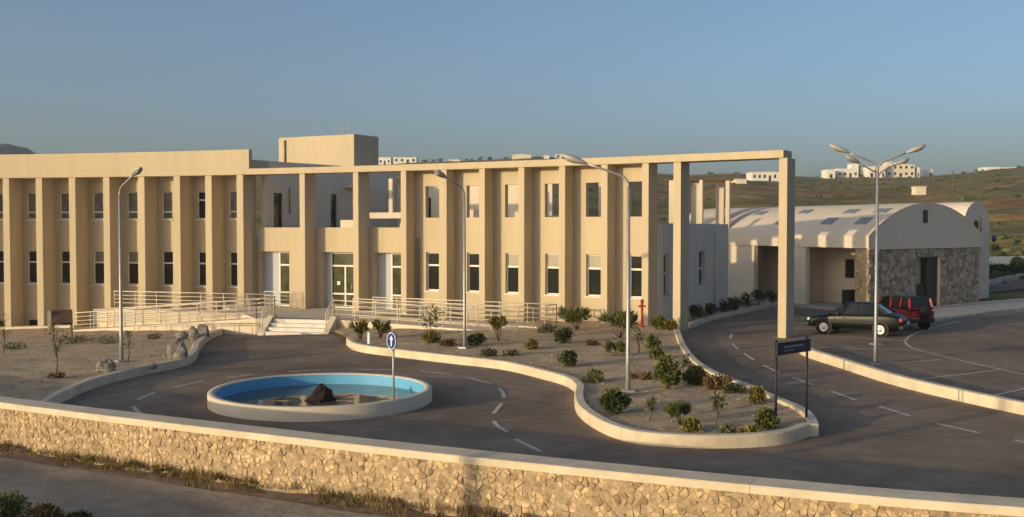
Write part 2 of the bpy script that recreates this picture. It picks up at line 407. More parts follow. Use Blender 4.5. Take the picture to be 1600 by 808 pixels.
# car park kerb
pk = [G(*p) for p in [(1246, 549), (1260, 558), (1321.7, 578.4), (1376, 596), (1430.6, 611), (1512, 630), (1600, 649)]]
e = (pk[-1] - pk[-2]).normalized(); pk += [pk[-1] + e * 4 + Vector((0.1, -.1, 0)), pk[-1] + e * 10 + Vector((0.6, -.6, 0))]
pp = spline(pk, 0.25)
kerb_run(pp, kprof(0.26, 0.30), 'long cream kerb between the drive and the car park')
# kerb of the bed along the end wall of the right wing
bk = [G(*p) for p in [(1078, 514), (1106, 503), (1137.5, 495), (1170, 488), (1200, 481.5), (1226, 477)]]
bp_ = spline(bk, 0.3)
kerb_run(bp_, kprof(0.24, 0.22), 'shaded kerb of the shrub bed under the end wall')

# ------------------------------------------------------------------ facade curve (fronts of the fins and of the roof beam)
FA, FB, FC = 48.75, -0.550, -0.0066
def fy(x): return FA + FB * x + FC * x * x
def fslope(x): return FB + 2 * FC * x
def fpt(px):
    a = (px - 800) / 1600; x = a * fy(a * 50)
    for _ in range(40): x = 0.5 * x + 0.5 * a * fy(x)
    return Vector((x, fy(x)))
def ftan(x): return Vector((1, fslope(x))).normalized()
def fnor(x): t = ftan(x); return Vector((t.y, -t.x))       # outward, towards the forecourt
DEP = 0.95
def dep(i): return 1.22 if i < 11 else (1.08 if i < 14 else 0.95)     # depth of bay i
fin_px = [9.4, 60.8, 112.6, 166, 220.5, 276, 325.3, 374.4, 471.5, 555, 629.6, 692.5, 752, 813.5, 877, 943, 1007, 1056.5, 1221.8]
fins = [fpt(p) for p in fin_px]
extra = []
p = fins[0]
for i in range(4):
    t = ftan(p.x); p = Vector((p.x - t.x * 2.18, 0)); p.y = fy(p.x); extra.append(p)
FN = list(reversed(extra)) + fins        # index shift 4
def back(p, d): n_ = fnor(p.x); return p - n_ * d
ZB, ZT = 7.38, 7.70
hosp = thing('hospital_building', (fins[10].x, fins[10].y, 0), 'long cream two-storey building with a curved front of tall fins', 'building')

def wall_grid(mb, P0, P1, z0, z1, ops, th, nrm):
    """straight wall with real openings; ops = (u0,u1,z0,z1) measured from P0 along the wall"""
    P0 = Vector(P0[:2]); P1 = Vector(P1[:2]); L_ = (P1 - P0).length; d = (P1 - P0) / L_; nn = Vector(nrm[:2]).normalized()
    us = sorted({0.0, L_} | {o[i] for o in ops for i in (0, 1)}); zs = sorted({z0, z1} | {o[i] for o in ops for i in (2, 3)})
    us = [u for u in us if -1e-6 <= u <= L_ + 1e-6]; zs = [z for z in zs if z0 - 1e-6 <= z <= z1 + 1e-6]
    def full(i, j):
        if i < 0 or j < 0 or i >= len(us) - 1 or j >= len(zs) - 1: return False
        u = (us[i] + us[i + 1]) / 2; z = (zs[j] + zs[j + 1]) / 2
        return not any(o[0] < u < o[1] and o[2] < z < o[3] for o in ops)
    def pt(u, z, b): q = P0 + d * u - nn * (th if b else 0); return (q.x, q.y, z)
    for i in range(len(us) - 1):
        for j in range(len(zs) - 1):
            if not full(i, j): continue
            a, b, c, e = us[i], us[i + 1], zs[j], zs[j + 1]
            mb.add([pt(a, c, 0), pt(b, c, 0), pt(b, e, 0), pt(a, e, 0)], [(0, 1, 2, 3)])
            mb.add([pt(a, c, 1), pt(b, c, 1), pt(b, e, 1), pt(a, e, 1)], [(3, 2, 1, 0)])
            if not full(i - 1, j): mb.add([pt(a, c, 0), pt(a, e, 0), pt(a, e, 1), pt(a, c, 1)], [(0, 1, 2, 3)])
            if not full(i + 1, j): mb.add([pt(b, c, 0), pt(b, e, 0), pt(b, e, 1), pt(b, c, 1)], [(3, 2, 1, 0)])
            if not full(i, j - 1): mb.add([pt(a, c, 0), pt(b, c, 0), pt(b, c, 1), pt(a, c, 1)], [(3, 2, 1, 0)])
            if not full(i, j + 1): mb.add([pt(a, e, 0), pt(b, e, 0), pt(b, e, 1), pt(a, e, 1)], [(0, 1, 2, 3)])
    return mb
def window(parent, P0, P1, o, nrm, inset=0.17, glass='glass_dark', transom=None, mullion=None, sill=True, name='window', frame='white_paint', blind=0.0, fw=0.06):
    """frame in an opening, panes as sub-parts"""
    P0 = Vector(P0[:2]); P1 = Vector(P1[:2]); d = (P1 - P0).normalized(); nn = Vector(nrm[:2]).normalized()
    u0, u1, z0, z1 = o
    def pt(u, z, k): q = P0 + d * u - nn * k; return Vector((q.x, q.y, z))
    M = Matrix((Vector((d.x, d.y, 0)), Vector((nn.x, nn.y, 0)), Vector((0, 0, 1)))).transposed()
    mb = MB()
    def bar(ua, ub, za, zb, k=inset, t=0.06): mb.box(pt((ua + ub) / 2, (za + zb) / 2, k), (ub - ua, t, zb - za), M=M)
    e = 0.012
    bar(u0 - e, u0 + fw, z0 - e, z1 + e); bar(u1 - fw, u1 + e, z0 - e, z1 + e); bar(u0 + fw, u1 - fw, z1 - fw, z1 + e); bar(u0 + fw, u1 - fw, z0 - e, z0 + fw)
    zt = []
    for tz in (transom or []):
        bar(u0 + fw, u1 - fw, tz - 0.045, tz + 0.045, t=0.052); zt.append(tz)
    for mu in (mullion or []):
        bar(mu - 0.045, mu + 0.045, z0 + fw, (min(zt) if not zt else max(zt)) - 0.045 if zt else z1 - fw, t=0.056)
    f = mb.build(name, frame, parent)
    zz = [z0 + fw] + sorted(zt) + [z1 - fw]
    for i in range(len(zz) - 1):
        a = zz[i] + (0.045 if i > 0 else 0); b = zz[i + 1] - (0.045 if i < len(zz) - 2 else 0)
        g = glass if not (blind and i == len(zz) - 2) else 'blind'
        MB().box(pt((u0 + u1) / 2, (a + b) / 2, inset + 0.012), (u1 - u0 - 2 * fw + 0.02, 0.012, b - a + 0.02), M=M).build('pane', g, f)
    if sill:
        MB().box(pt((u0 + u1) / 2, z0 - 0.035, inset * 0.5 - 0.045), (u1 - u0 + 0.10, inset + 0.05, 0.06), M=M).build('sill', 'marble', f)
    return f

# fins
for i, p in enumerate(FN):
    wd = 0.42 if i < 12 else (0.33 if i < 21 else 0.36)
    if i < 8 + 4 and i >= 0: z0 = gz(p.x, p.y) - 0.4
    else: z0 = gz(p.x, p.y) - 0.3
    t = ftan(p.x); nn = fnor(p.x); dpt = max(dep(i), dep(max(i - 1, 0))) + 0.06
    c = p - nn * (dpt / 2 + 0.035)
    M = Matrix((Vector((t.x, t.y, 0)), Vector((nn.x, nn.y, 0)), Vector((0, 0, 1)))).transposed()
    MB().box((c.x, c.y, (z0 + ZB) / 2), (wd, dpt - 0.07 if i >= 21 else dpt - 0.05, ZB - z0), M=M).build('fin', 'stucco', hosp, bevel=0.02)
# roof beam following the curve
bx = [FN[0].x - 1 + k * (fins[-1].x + 0.03 - FN[0].x + 1) / 60 for k in range(61)]
path = [Vector((x, fy(x))) for x in bx]
MB().sweep(path, [(0, ZB), (0, ZT), (1.0, ZT), (1.0, ZB)]).build('roof_beam', 'stucco', hosp, bevel=0.015)
# parapet of the left wing, 3 cm behind the beam face
ZP = 8.74
xe = fpt(389.5).x
px_ = [FN[0].x - 1 + k * (xe - FN[0].x + 1) / 30 for k in range(31)]
MB().sweep([Vector((x, fy(x))) for x in px_], [(0.03, ZT - 0.002), (0.03, ZP), (0.33, ZP), (0.33, ZT - 0.002)]).build('parapet', 'stucco', hosp, bevel=0.015)

UP0, UP1, LO0, LO1 = 5.03, 6.62, 1.33, 3.28
WOUT = {}
def bay_pts(i): return back(FN[i], dep(i)), back(FN[i + 1], dep(i))
# left wing: bays 0..10
mb = MB(); wl = []
for i in range(0, 11):
    a, b = bay_pts(i); L_ = (b - a).length; nn = fnor((a.x + b.x) / 2)
    u0 = 0.46; u1 = 1.22
    gb = gz(a.x, a.y) - 0.4
    ops = [(u0, u1, UP0 - .03, UP1 - .05), (u0, u1, LO0 - .1, LO1 - .1)]
    if i < 6: ops.append((u0 + 0.05, u1, gz(a.x, a.y) + 0.18, gz(a.x, a.y) + 0.68))
    wall_grid(mb, a, b, gb, ZB + 0.1, ops, 0.3, nn); wl.append((i, a, b, ops, nn))
mb.build('facade_wall', 'stucco', hosp)
rng = random.Random(5)
for i, a, b, ops, nn in wl:
    dark = (i == 9)
    window(hosp, a, b, ops[0], nn, glass='glass_dark' if dark else 'glass_curtain', transom=[ops[0][3] - 0.5] if dark else [ops[0][2] + 0.42])
    window(hosp, a, b, ops[1], nn, glass='glass_dark', transom=[ops[1][3] - 0.68], blind=1.0 if rng.random() < .55 else 0)
    if len(ops) > 2: window(hosp, a, b, ops[2], nn, glass='glass_dark', sill=False, name='basement_window', frame='dark_door', fw=0.04)
# entrance bays 11,12,13 : doors below, spandrel, open terrace above
ZPL = 0.22
mb = MB(); wd_ = []
for i in (11, 12, 13):
    a, b = bay_pts(i); L_ = (b - a).length; nn = fnor((a.x + b.x) / 2)
    o = {11: (0.55, 2.45, ZPL, 3.22), 12: (0.55, 2.62, ZPL, 3.22), 13: (0.45, 2.12, ZPL, 3.22)}[i]
    wall_grid(mb, a, b, ZPL - 0.6, 4.53, [o], 0.55, nn); wd_.append((i, a, b, o, nn))
mb.build('entrance_wall', 'stucco', hosp)
for i, a, b, o, nn in wd_:
    d = (b - a).normalized()
    pw = {11: 0.98, 12: 0.30, 13: 0.80}[i]
    M = Matrix((Vector((d.x, d.y, 0)), Vector((nn.x, nn.y, 0)), Vector((0, 0, 1)))).transposed()
    q = a + d * (o[0] + pw / 2) - nn * 0.42
    MB().box((q.x, q.y, (o[2] + o[3]) / 2), (pw, 0.06, o[3] - o[2] + .02), M=M).build('door_panel', 'alu_panel_shaded', hosp)
    oo = (o[0] + pw + 0.005, o[1], o[2], o[3])
    mul = [(oo[0] + oo[1]) / 2 + 0.02] if i == 12 else None
    dr = window(hosp, a, b, oo, nn, glass='glass_green', transom=[0.98, 2.48], mullion=mul, sill=False, name='glass_door', fw=0.085, inset=0.42)
    q = a + d * (oo[0] + 0.75 * (oo[1] - oo[0])) - nn * 0.36
    MB().tube([(q.x, q.y, 1.15), (q.x, q.y, 1.5)], 0.018, 6).build('handle', 'galvanised', dr)
    if i == 12:
        q = a + d * (oo[0] + 0.48) - nn * 0.405
        MB().box((q.x, q.y, 1.55), (0.19, 0.006, 0.2), M=M).build('notice', 'sign_white', dr)
# right wing: bays 14..19, upper row is an open screen
mb = MB(); wr = []
for i in range(14, 20):
    a, b = bay_pts(i); L_ = (b - a).length; nn = fnor((a.x + b.x) / 2)
    c = 1.20 if i > 14 else 1.17
    u0 = c - 0.38; u1 = c + 0.38
    ops = [(u0 - .02, u1 + .02, UP0, UP1), (u0, u1, LO0, LO1)]
    wall_grid(mb, a, b, -0.4, ZB + 0.1, ops, 0.3, nn); wr.append((i, a, b, ops, nn))
mb.build('facade_wall', 'stucco', hosp)
for i, a, b, ops, nn in wr:
    window(hosp, a, b, ops[1], nn, glass='glass_dark', transom=[ops[1][3] - 0.66], blind=1.0 if i in (16, 17, 18) else 0)
# low vent grilles at the foot of two bays
for i in (17, 18):
    a, b = bay_pts(i); d = (b - a).normalized(); nn = fnor(a.x); q = a + d * 1.25 + nn * 0.02
    M = Matrix((Vector((d.x, d.y, 0)), Vector((nn.x, nn.y, 0)), Vector((0, 0, 1)))).transposed()
    v = MB()
    for kx in (-.33, 0, .33): v.box((q.x + d.x * kx, q.y + d.y * kx, 0.52), (0.03, 0.03, 0.45), M=M)
    for kz in (0.32, 0.72): v.box((q.x, q.y, kz), (0.69, 0.035, 0.03), M=M)
    v.build('vent_frame', 'pipe_brown', hosp)
# end wall of the right wing
E0 = back(fins[16], DEP) + ftan(fins[16].x) * 0.14
edir = Vector((0.47, 0.883)); E1 = E0 + edir * 11.4; en = Vector((edir.y, -edir.x))
ops = [(1.0, 1.75, 1.35, 3.3), (6.25, 7.25, 1.55, 3.35)]
mb = MB(); wall_grid(mb, E0, E1, -0.4, 4.72, ops, 0.3, en); mb.build('end_wall', 'plaster_white', hosp)
for o in ops: window(hosp, E0, E1, o, en, glass='glass_dark', transom=[o[3] - 0.9], frame='white_paint')
q = E0 + edir * 8.9 + en * 0.06
MB().tube([(q.x, q.y, 0.2), (q.x, q.y, 4.3)], 0.045, 6).build('downpipe', 'plaster_white', hosp)
# flat roof of the right wing's ground floor and rear mass
a0 = back(fins[10], DEP + 0.3); rear = [E1 - en * 0.3 + edir * 0.0, E1 - en * 11 + edir * 0]
MB().slab([tuple(E0 - en * 0.3 + edir * .35), tuple(E1 - en * 0.3 - edir * .05), tuple(Vector((1.0, 62.5))), tuple(Vector((-7.3, 64.2))), tuple(back(fins[7], 1.45)), tuple(back(fins[10], 1.45)), tuple(back(fins[13], DEP + .35))], 3.45, 3.62).build('terrace_floor', 'roof_felt', hosp)
# low roof block next to the screen (its lit and shaded faces show through the openings)
def block(name, pts, z0, z1, mt='plaster_white'): return MB().slab(pts, z0, z1).build(name, mt, hosp, bevel=0.02)
# recess wall running back from the left wing
R0 = back(fpt(393), 1.32); R1 = R0 + Vector((0.577, 0.817)) * 10.8; rn = Vector((0.817, -0.577))
ops = [(0.62, 1.30, 4.35, 6.45), (5.0, 5.55, 4.3, 6.5), (7.0, 7.6, 4.3, 6.5)]
mb = MB(); wall_grid(mb, R0, R1, 3.4, 8.2, ops, 0.3, rn); mb.build('recess_wall', 'plaster_white', hosp)
for o in ops: window(hosp, R0, R1, o, rn, glass='glass_dark', sill=False, transom=[o[3] - .55], frame='dark_door')
q = R0 + Vector((0.577, 0.817)) * 1.75 + rn * 0.05
MB().tube([(q.x, q.y, 5.3), (q.x, q.y, 6.8)], 0.04, 6).build('downpipe', 'pipe_brown', hosp)
q = R0 + Vector((0.577, 0.817)) * 6.9 + rn * 0.45
MB().box((q.x, q.y, 7.0), (1.6, 0.9, 0.16), rz=math.atan2(.817, .577)).build('canopy', 'plaster_white', hosp)
# rear wall closing the terrace
W0 = R1 + Vector((0.05, -0.1)); W1 = Vector((2.4, 61.2)); wdir = (W1 - W0).normalized(); wn = Vector((wdir.y, -wdir.x))
ops = [(0.5, 1.1, 4.6, 6.5), (1.75, 2.4, 4.3, 6.4), (4.2, 4.9, 4.6, 6.4), (6.4, 7.1, 4.6, 6.4), (8.3, 9.0, 4.6, 6.4)]
mb = MB(); wall_grid(mb, W0, W1, 3.4, 7.25, ops, 0.3, wn); mb.build('rear_wall', 'plaster_white', hosp)
for o in ops: window(hosp, W0, W1, o, wn, glass='glass_dark', sill=False, transom=[o[3] - .55], frame='dark_door')
# stair block, balcony slab and parapet walls on the terrace
block('stair_wall', [(-6.3, 57.4), (-4.0, 56.3), (-3.9, 56.6), (-6.2, 57.7)], 3.62, 4.78, 'stucco_pale')
block('balcony_slab', [(-8.6, 60.0), (-6.3, 58.9), (-5.2, 60.6), (-7.4, 61.8)], 5.05, 5.40, 'plaster_white')
block('terrace_column', [(-7.25, 60.2), (-7.0, 60.08), (-6.88, 60.32), (-7.13, 60.44)], 5.40, 7.4, 'stucco_pale')
block('terrace_parapet', [(-9.6, 57.3), (-7.9, 56.4), (-7.8, 56.6), (-9.5, 57.5)], 3.62, 4.95, 'plaster_white')
block('roof_plant_box', [(-2.9, 55.4), (-1.2, 54.4), (-0.6, 55.4), (-2.3, 56.4)], 3.62, 5.5, 'plaster_white')
block('roof_plant_box', [(1.5, 53.0), (3.1, 52.2), (3.5, 53.0), (1.9, 53.8)], 3.62, 5.15, 'plaster_white')
for xx, yy in ((-1.9, 58.6), (0.4, 57.4), (2.6, 55.9), (4.6, 54.6)):
    block('terrace_column', [(xx, yy), (xx + .28, yy - .15), (xx + .5, yy + .25), (xx + .22, yy + .4)], 3.62, 7.3, 'stucco_pale')
# left wing roof and its end wall
lw = [tuple(back(FN[i], 1.22 + .31)) for i in range(0, 12)] + [tuple(R0 - rn * .31 + Vector((.577, .817)) * 9), tuple(FN[0] + Vector((2, 12)))]
MB().slab(lw, 7.9, 8.1).build('roof_slab', 'roof_felt', hosp)
L0 = Vector((xe, fy(xe))) - fnor(xe) * 0.34
MB().slab([tuple(L0), tuple(L0 + ftan(xe) * -0.3), tuple(R0 - rn * 0.02 - ftan(xe) * .25 + Vector((.577, .817)) * .3), tuple(R0 + Vector((.577, .817)) * .3)], ZB + 0.0, 8.2).build('parapet', 'stucco', hosp)
# tower on the roof
T = [(-15.0, 66.0), (-9.72, 63.2), (-8.45, 65.1), (-13.7, 68.0)]
tw = MB().slab(T, 7.6, 10.28).build('roof_tower', 'stucco', hosp, bevel=0.03)
td = (Vector(T[1]) - Vector(T[0])).normalized(); q = Vector(T[0]) + td * 0.55 + Vector((td.y, -td.x)) * 0.07
MB().tube([(q.x, q.y, 8.0), (q.x, q.y, 10.1)], 0.06, 6).build('downpipe', 'pipe_brown', tw)
an = MB().tube([(-10.6, 64.9, 10.2), (-10.6, 64.9, 11.15)], 0.025, 5)
for zz, ll in ((10.75, .35), (10.95, .28), (11.08, .2)): an.bar((-10.6 - ll, 64.9, zz), (-10.6 + ll, 64.9, zz), 0.03)
an.build('antenna', 'galvanised', tw)
# downpipes on the facade
for i, off in ((10, 1.62), (14, 0.30), (14, 0.42)):
    a, b = bay_pts(i); d = (b - a).normalized(); nn = fnor(a.x); q = a + d * off + nn * 0.05
    if i == 10: q = back(FN[11], dep(11)) + d * 0.42 + nn * .05
    MB().tube([(q.x, q.y, 0.25), (q.x, q.y, 3.9), (q.x - nn.x * .12, q.y - nn.y * .12, 4.1)], 0.03, 6).build('downpipe', 'pipe_brown', hosp)
# rear open frame seen behind the end wall
for j, (px, wdp, dd) in enumerate(((1052, 0.5, 66), (1087, 0.52, 67), (1095.5, 0.2, 65.5), (1125, 0.52, 68), (1137, 0.24, 66.5))):
    x = HX(px, dd); MB().box((x, dd, 5.6), (wdp, 0.5, 3.9), rz=-0.35).build('rear_fin', 'stucco_pale', hosp)
MB().bar((HX(1040, 66.6), 66.6, 7.62), (HX(1141, 66.9), 66.9, 7.62), 1.2, 0.16).build('rear_beam', 'wood_brown', hosp)

# ------------------------------------------------------------------ entrance platform, steps, ramps
ent = thing('entrance_terrace', (-9.5, 49, -0.3), 'raised entrance terrace with white steps and two railed ramps', 'terrace')
def at(px, D, z=0.0): return Vector((HX(px, D), D, z))
sL, sR = at(412, 47.35), at(502, 46.75)          # foot of the steps
sd_ = (sR - sL).normalized(); sb = Vector((-sd_.y, sd_.x, 0))
zf0 = gz(*(sL.xy)); 
NS = 4
for i in range(NS):
    r = (ZPL - zf0) / NS; z1 = zf0 + r * (i + 1)
    a = sL + sb * (0.30 * i); b = sR + sb * (0.30 * i); dpt = 0.30 + (0.3 if i == NS - 1 else 0.02)
    MB().slab([tuple(a.xy), tuple(b.xy), tuple((b + sb * dpt).xy), tuple((a + sb * dpt).xy)], zf0 - 0.2, z1).build('step', 'marble', ent, bevel=0.012)
pL = sL + sb * 1.2; pR = sR + sb * 1.2
LE, LO_ = at(112, 54.0), at(398, 48.4)      # ends of the left ramp's outer wall
RE, RO = at(806, 42.3), at(520, 47.9)
fbl = [tuple(back(FN[i], DEP - 0.02)) for i in range(9, 18)]
# platform slab
def wpt(i, d): return back(FN[i], d)
plat = [tuple(LO_.xy), tuple(pL.xy), tuple(pR.xy), tuple(RO.xy), tuple(wpt(14, 1.07)), tuple(wpt(13, 1.07)), tuple(wpt(12, 1.07)), tuple(wpt(11, 1.07)), tuple(wpt(10, 1.07))]
MB().slab(plat, -1.1, ZPL).build('platform', 'stucco_pale', ent)
def mbramp(*a):
    mb = MB(); P, Q, zp, zq, wdt, side = a
    d = (Q - P).normalized(); n_ = Vector((-d.y, d.x, 0)) * side; v = []
    for A, z in ((P, zp), (Q, zq)):
        for o in (0, wdt): B = A + n_ * o; v += [(B.x, B.y, -1.9), (B.x, B.y, z)]
    mb.add(v, [(0, 1, 5, 4), (2, 6, 7, 3), (1, 3, 7, 5), (0, 2, 3, 1), (4, 5, 7, 6), (0, 4, 6, 2)]); return mb
zl = gz(LE.x, LE.y) + 0.12
mbramp(LO_, LE, ZPL, zl + .12, 1.5, -1).build('ramp', 'stucco_pale', ent)
zr_ = gz(RE.x, RE.y) + 0.10
mbramp(RO, RE, ZPL, zr_ + .08, 1.5, 1).build('ramp', 'stucco_pale', ent)
# upper return lane of each ramp, behind the first
LB, LBo = at(150, 55.4), at(398, 51.0)
mbramp(LBo, LB, ZPL + .02, ZPL - .1, 1.3, -1).build('ramp', 'stucco_pale', ent)
RB, RBo = at(850, 43.9), at(560, 49.2)
mbramp(RBo, RB, ZPL + .02, zr_ + 0.16, 1.1, 1).build('ramp', 'stucco_pale', ent)
# cheek walls of the steps
for A, s in ((sL, -1), (sR, 1)):
    o = sd_ * (0.16 * s); P = A + o - sb * 0.05; Q = A + o + sb * 1.5
    v = []
    for B, z in ((P, zf0 + 0.12), (A + o + sb * 1.0, ZPL + 0.16), (Q, ZPL + 0.16)):
        for k_ in (-.15, .15): D_ = B + sd_ * k_; v += [(D_.x, D_.y, -1.0), (D_.x, D_.y, z)]
    f = []
    for i in (0, 4): f += [(i, i + 1, i + 5, i + 4), (i + 2, i + 6, i + 7, i + 3), (i + 1, i + 3, i + 7, i + 5)]
    f += [(0, 2, 3, 1), (8, 9, 11, 10)]
    mb = MB(); mb.add(v, f); mb.build('cheek_wall', 'stucco_pale', ent)
def railing(pts, h=0.9, rails=4, sp=1.3, nm='railing', fr=0.3):
    """one run of tubular railing: posts are sub-parts"""
    mb = MB(); P = [Vector(p) for p in pts]
    for k in range(rails):
        hh = h * (fr + (1 - fr) * k / (rails - 1)); r = 0.026 if k == rails - 1 else 0.017
        mb.tube([p + Vector((0, 0, hh)) for p in P], r, 6)
    o = mb.build(nm, 'rail_paint', ent)
    for i in range(len(P) - 1):
        n_ = max(1, round((P[i + 1] - P[i]).length / sp))
        for j in range(n_ + (1 if i == len(P) - 2 else 0)):
            q = P[i].lerp(P[i + 1], j / n_); MB().tube([q - Vector((0, 0, .04)), q + Vector((0, 0, h + .015))], 0.024, 6).build('post', 'rail_paint', o)
    return o
def up(p, z): return Vector((p.x, p.y, z))
inn = lambda A, B, s, d=0.08: Vector((-(B - A).normalized().y, (B - A).normalized().x, 0)) * s * d
nl = inn(LO_, LE, -1); nr = inn(RO, RE, 1)
railing([up(LO_ + nl, ZPL), up(LE + nl, zl + .12)])
railing([up(LO_ + nl * 17, ZPL), up(LE + nl * 17, zl + .2)], sp=1.5)
railing([up(LBo + nl * 15, ZPL), up(LB + nl * 15, ZPL - .1)], sp=1.5)
railing([up(pL + sb * .25 - sd_ * .16, ZPL + .14), up(LO_ + nl, ZPL)], sp=1.2)
railing([up(sL - sd_ * .16 + sb * .1, zf0 + .14), up(sL - sd_ * .16 + sb * 1.0, ZPL + .14), up(pL + sb * .25 - sd_ * .16, ZPL + .14)], sp=.9)
railing([up(sR + sd_ * .16 + sb * .1, zf0 + .14), up(sR + sd_ * .16 + sb * 1.0, ZPL + .14), up(RO + nr, ZPL + .02)], sp=.9)
railing([up(RO + nr, ZPL), up(RE + nr, zr_ + .08)])
railing([up(RO + nr * 17, ZPL), up(RE + nr * 17, zr_ + .14)], sp=1.5)
railing([up(RBo + nr * 13, ZPL), up(RB + nr * 13, zr_ + .18)], sp=1.5)
railing([up(RB + nr * 13, zr_ + .18), up(RB + nr * 1, zr_ + .18)], sp=1.0)
# low front rail on the pavement edge of the ramp walls
for A, B, za, zb in ((LO_, LE, gz(*LO_.xy) + .05, zl - .05),):
    o = Vector((-(B - A).normalized().y, (B - A).normalized().x, 0)) * 0.22
    railing([up(A + o, za), up(A.lerp(B, .62) + o, za + .62 * (zb - za))], h=0.5, rails=2, sp=1.1, fr=.8)
# slim rails at the glazed doors
q0 = wpt(11, -.25); q1 = wpt(12, -.3)
railing([up(Vector((*(q0 + ftan(q0.x) * 1.7), 0)), ZPL), up(Vector((*(q1 - ftan(q1.x) * .2), 0)), ZPL)], sp=.8)

# soil sheets (after the terrace so that the beds run up to it)
sheet('island_soil', island_poly + [tuple((fpt(1040) - fnor(6) * 1.2)), (3, 52), (-6, 55), tuple((RO.xy + Vector((.4, .6)))), tuple(G(520, 524).xy)], 'soil', soil_z, 0.45)
left_poly = [(p.x + (lp[min(i + 1, len(lp) - 1)] - lp[max(i - 1, 0)]).normalized().y * -0.12, p.y + (lp[min(i + 1, len(lp) - 1)] - lp[max(i - 1, 0)]).normalized().x * 0.12) for i, p in enumerate(lp)]
left_poly = left_poly + [tuple(LO_.xy + Vector((.2, .4))), (-14, 57), (-36, 66)] + [(p.x + .1, p.y + .22) for p in WALL_P if -36 < p.x < lp[0].x - 0.3]
sheet('garden_soil', left_poly, 'soil', soil_z, 0.5)
bed = [(p.x - 0.1, p.y + 0.15) for p in bp_] + [tuple(E1 + edir * 1.0), tuple(E0 + Vector((.1, .3)))]
sheet('bed_soil', bed, 'soil', lambda x, y: soil_z(x, y) - .04, 0.5)
# cream footing strip at the foot of the left wing
MB().sweep([Vector((x, fy(x))) for x in [FN[0].x - 1 + k * (fins[2].x + .3 - FN[0].x + 1) / 16 for k in range(17)]], [(-0.35, -.3), (-0.35, .33), (0.3, .33), (.3, -.3)], gz).build('footing', 'kerb', hosp)

# ------------------------------------------------------------------ painted markings
def dash(pts, wd=0.11, name='road_marking', lbl=None):
    P = spline([(p.x, p.y) for p in pts], 0.3)
    mb = MB(); n = len(P); v = []
    for i, p in enumerate(P):
        t = (P[min(i + 1, n - 1)] - P[max(i - 1, 0)]).normalized(); l = Vector((-t.y, t.x)) * wd / 2
        for s in (1, -1): q = p + l * s; v.append((q.x, q.y, gz(q.x, q.y) + 0.008))
    mb.add(v, [(2 * i, 2 * i + 1, 2 * i + 3, 2 * i + 2) for i in range(n - 1)])
    o = mb.build(name, 'road_paint', recalc=False)
    bm = bmesh.new(); bm.from_mesh(o.data)
    for fc in bm.faces:
        if fc.normal.z < 0: fc.normal_flip()
    bm.to_mesh(o.data); bm.free()
    return tag(o, kind='structure')
for seg in [((734, 591), (767, 600)), ((779.7, 607), (785, 613), (788, 621.5)), ((784, 631), (771, 646.5)), ((771, 658), (779, 667), (792.6, 675)), ((806, 687), (845, 706)), ((885, 717.6), (935, 729)),
            ((215, 625), (243, 613)), ((270, 605.5), (318, 595.6)), ((208, 635.7), (220.5, 648.6)), ((356, 590), (396, 585.7)), ((450, 581), (500, 578.5)), ((560, 577.5), (615, 578.5)), ((657, 580), (706, 585.5)),
            ((1143.5, 522), (1141, 529)), ((1144, 537), (1153, 546)), ((1163, 553), (1178, 563)), ((1193, 571), (1217, 583)), ((1238, 590), (1271, 602)), ((1298, 611.6), (1339, 626)), ((1372.6, 634.8), (1421.6, 650)), ((1463, 662), (1530, 677)), ((1585, 688), (1650, 703))]:
    dash([G(*p) for p in seg])
dash([G(*p) for p in [(1620, 588), (1600, 585), (1561, 577), (1512, 566), (1471.5, 556.6), (1430.6, 545.7), (1417, 538.5), (1416, 530.5), (1434, 519.5), (1471.5, 508.5), (1500, 502)]])
for seg in [((1262, 524), (1420, 533)), ((1278, 543), (1428, 547)), ((1375, 569), (1469, 562.6)), ((1437, 593), (1564, 578)), ((1549, 619), (1640, 599))]:
    dash([G(*p) for p in seg], 0.10)
# pale pavement apron in front of the stone gable, and the far road's pavement
ap = spline([tuple(G(*p).xy) for p in [(1425, 507), (1452, 504), (1500, 496), (1550, 489), (1600, 484), (1680, 478)]], 0.5)
ap2 = [tuple(G(*p).xy) for p in [(1680, 465), (1600, 468.5), (1536, 474), (1472, 480), (1430, 484), (1400, 490)]]
sheet('pavement', [tuple(p) for p in ap] + ap2, 'concrete', lambda x, y: gz(x, y) + 0.10, 0.8)
MB().sweep([Vector(p) for p in ap], [(-.12, -.2), (-.12, .10), (0.02, .10), (0.02, -.2)], gz).build('pavement_edge', 'concrete')
tag(bpy.data.objects['pavement_edge'], kind='structure')

# ------------------------------------------------------------------ perimeter wall of rubble stone
WT = 0.95
pw = thing('perimeter_wall', (0, wall_y(0), 0), 'long tan rubble stone wall with cream coping beside the dirt road', 'wall')
core = [p for p in WALL_P if -34 < p.x < 30]
MB().sweep(core, [(0.018, -0.3), (0.018, WT - 0.1), (0.36, WT - 0.1), (0.36, -0.3)]).build('wall_core', 'mortar', pw)
cprof = [(-0.06, WT - 0.12), (-0.06, WT - 0.015), (-0.045, WT), (0.445, WT), (0.46, WT - 0.015), (0.46, WT - 0.12)]
for i in range(0, len(core) - 1, 14):
    ch = core[i:i + 15]
    if len(ch) > 1: ch[-1] = ch[-1] - (ch[-1] - ch[-2]).normalized() * .006; MB().sweep(ch, cprof).build('coping_slab', 'kerb', pw)
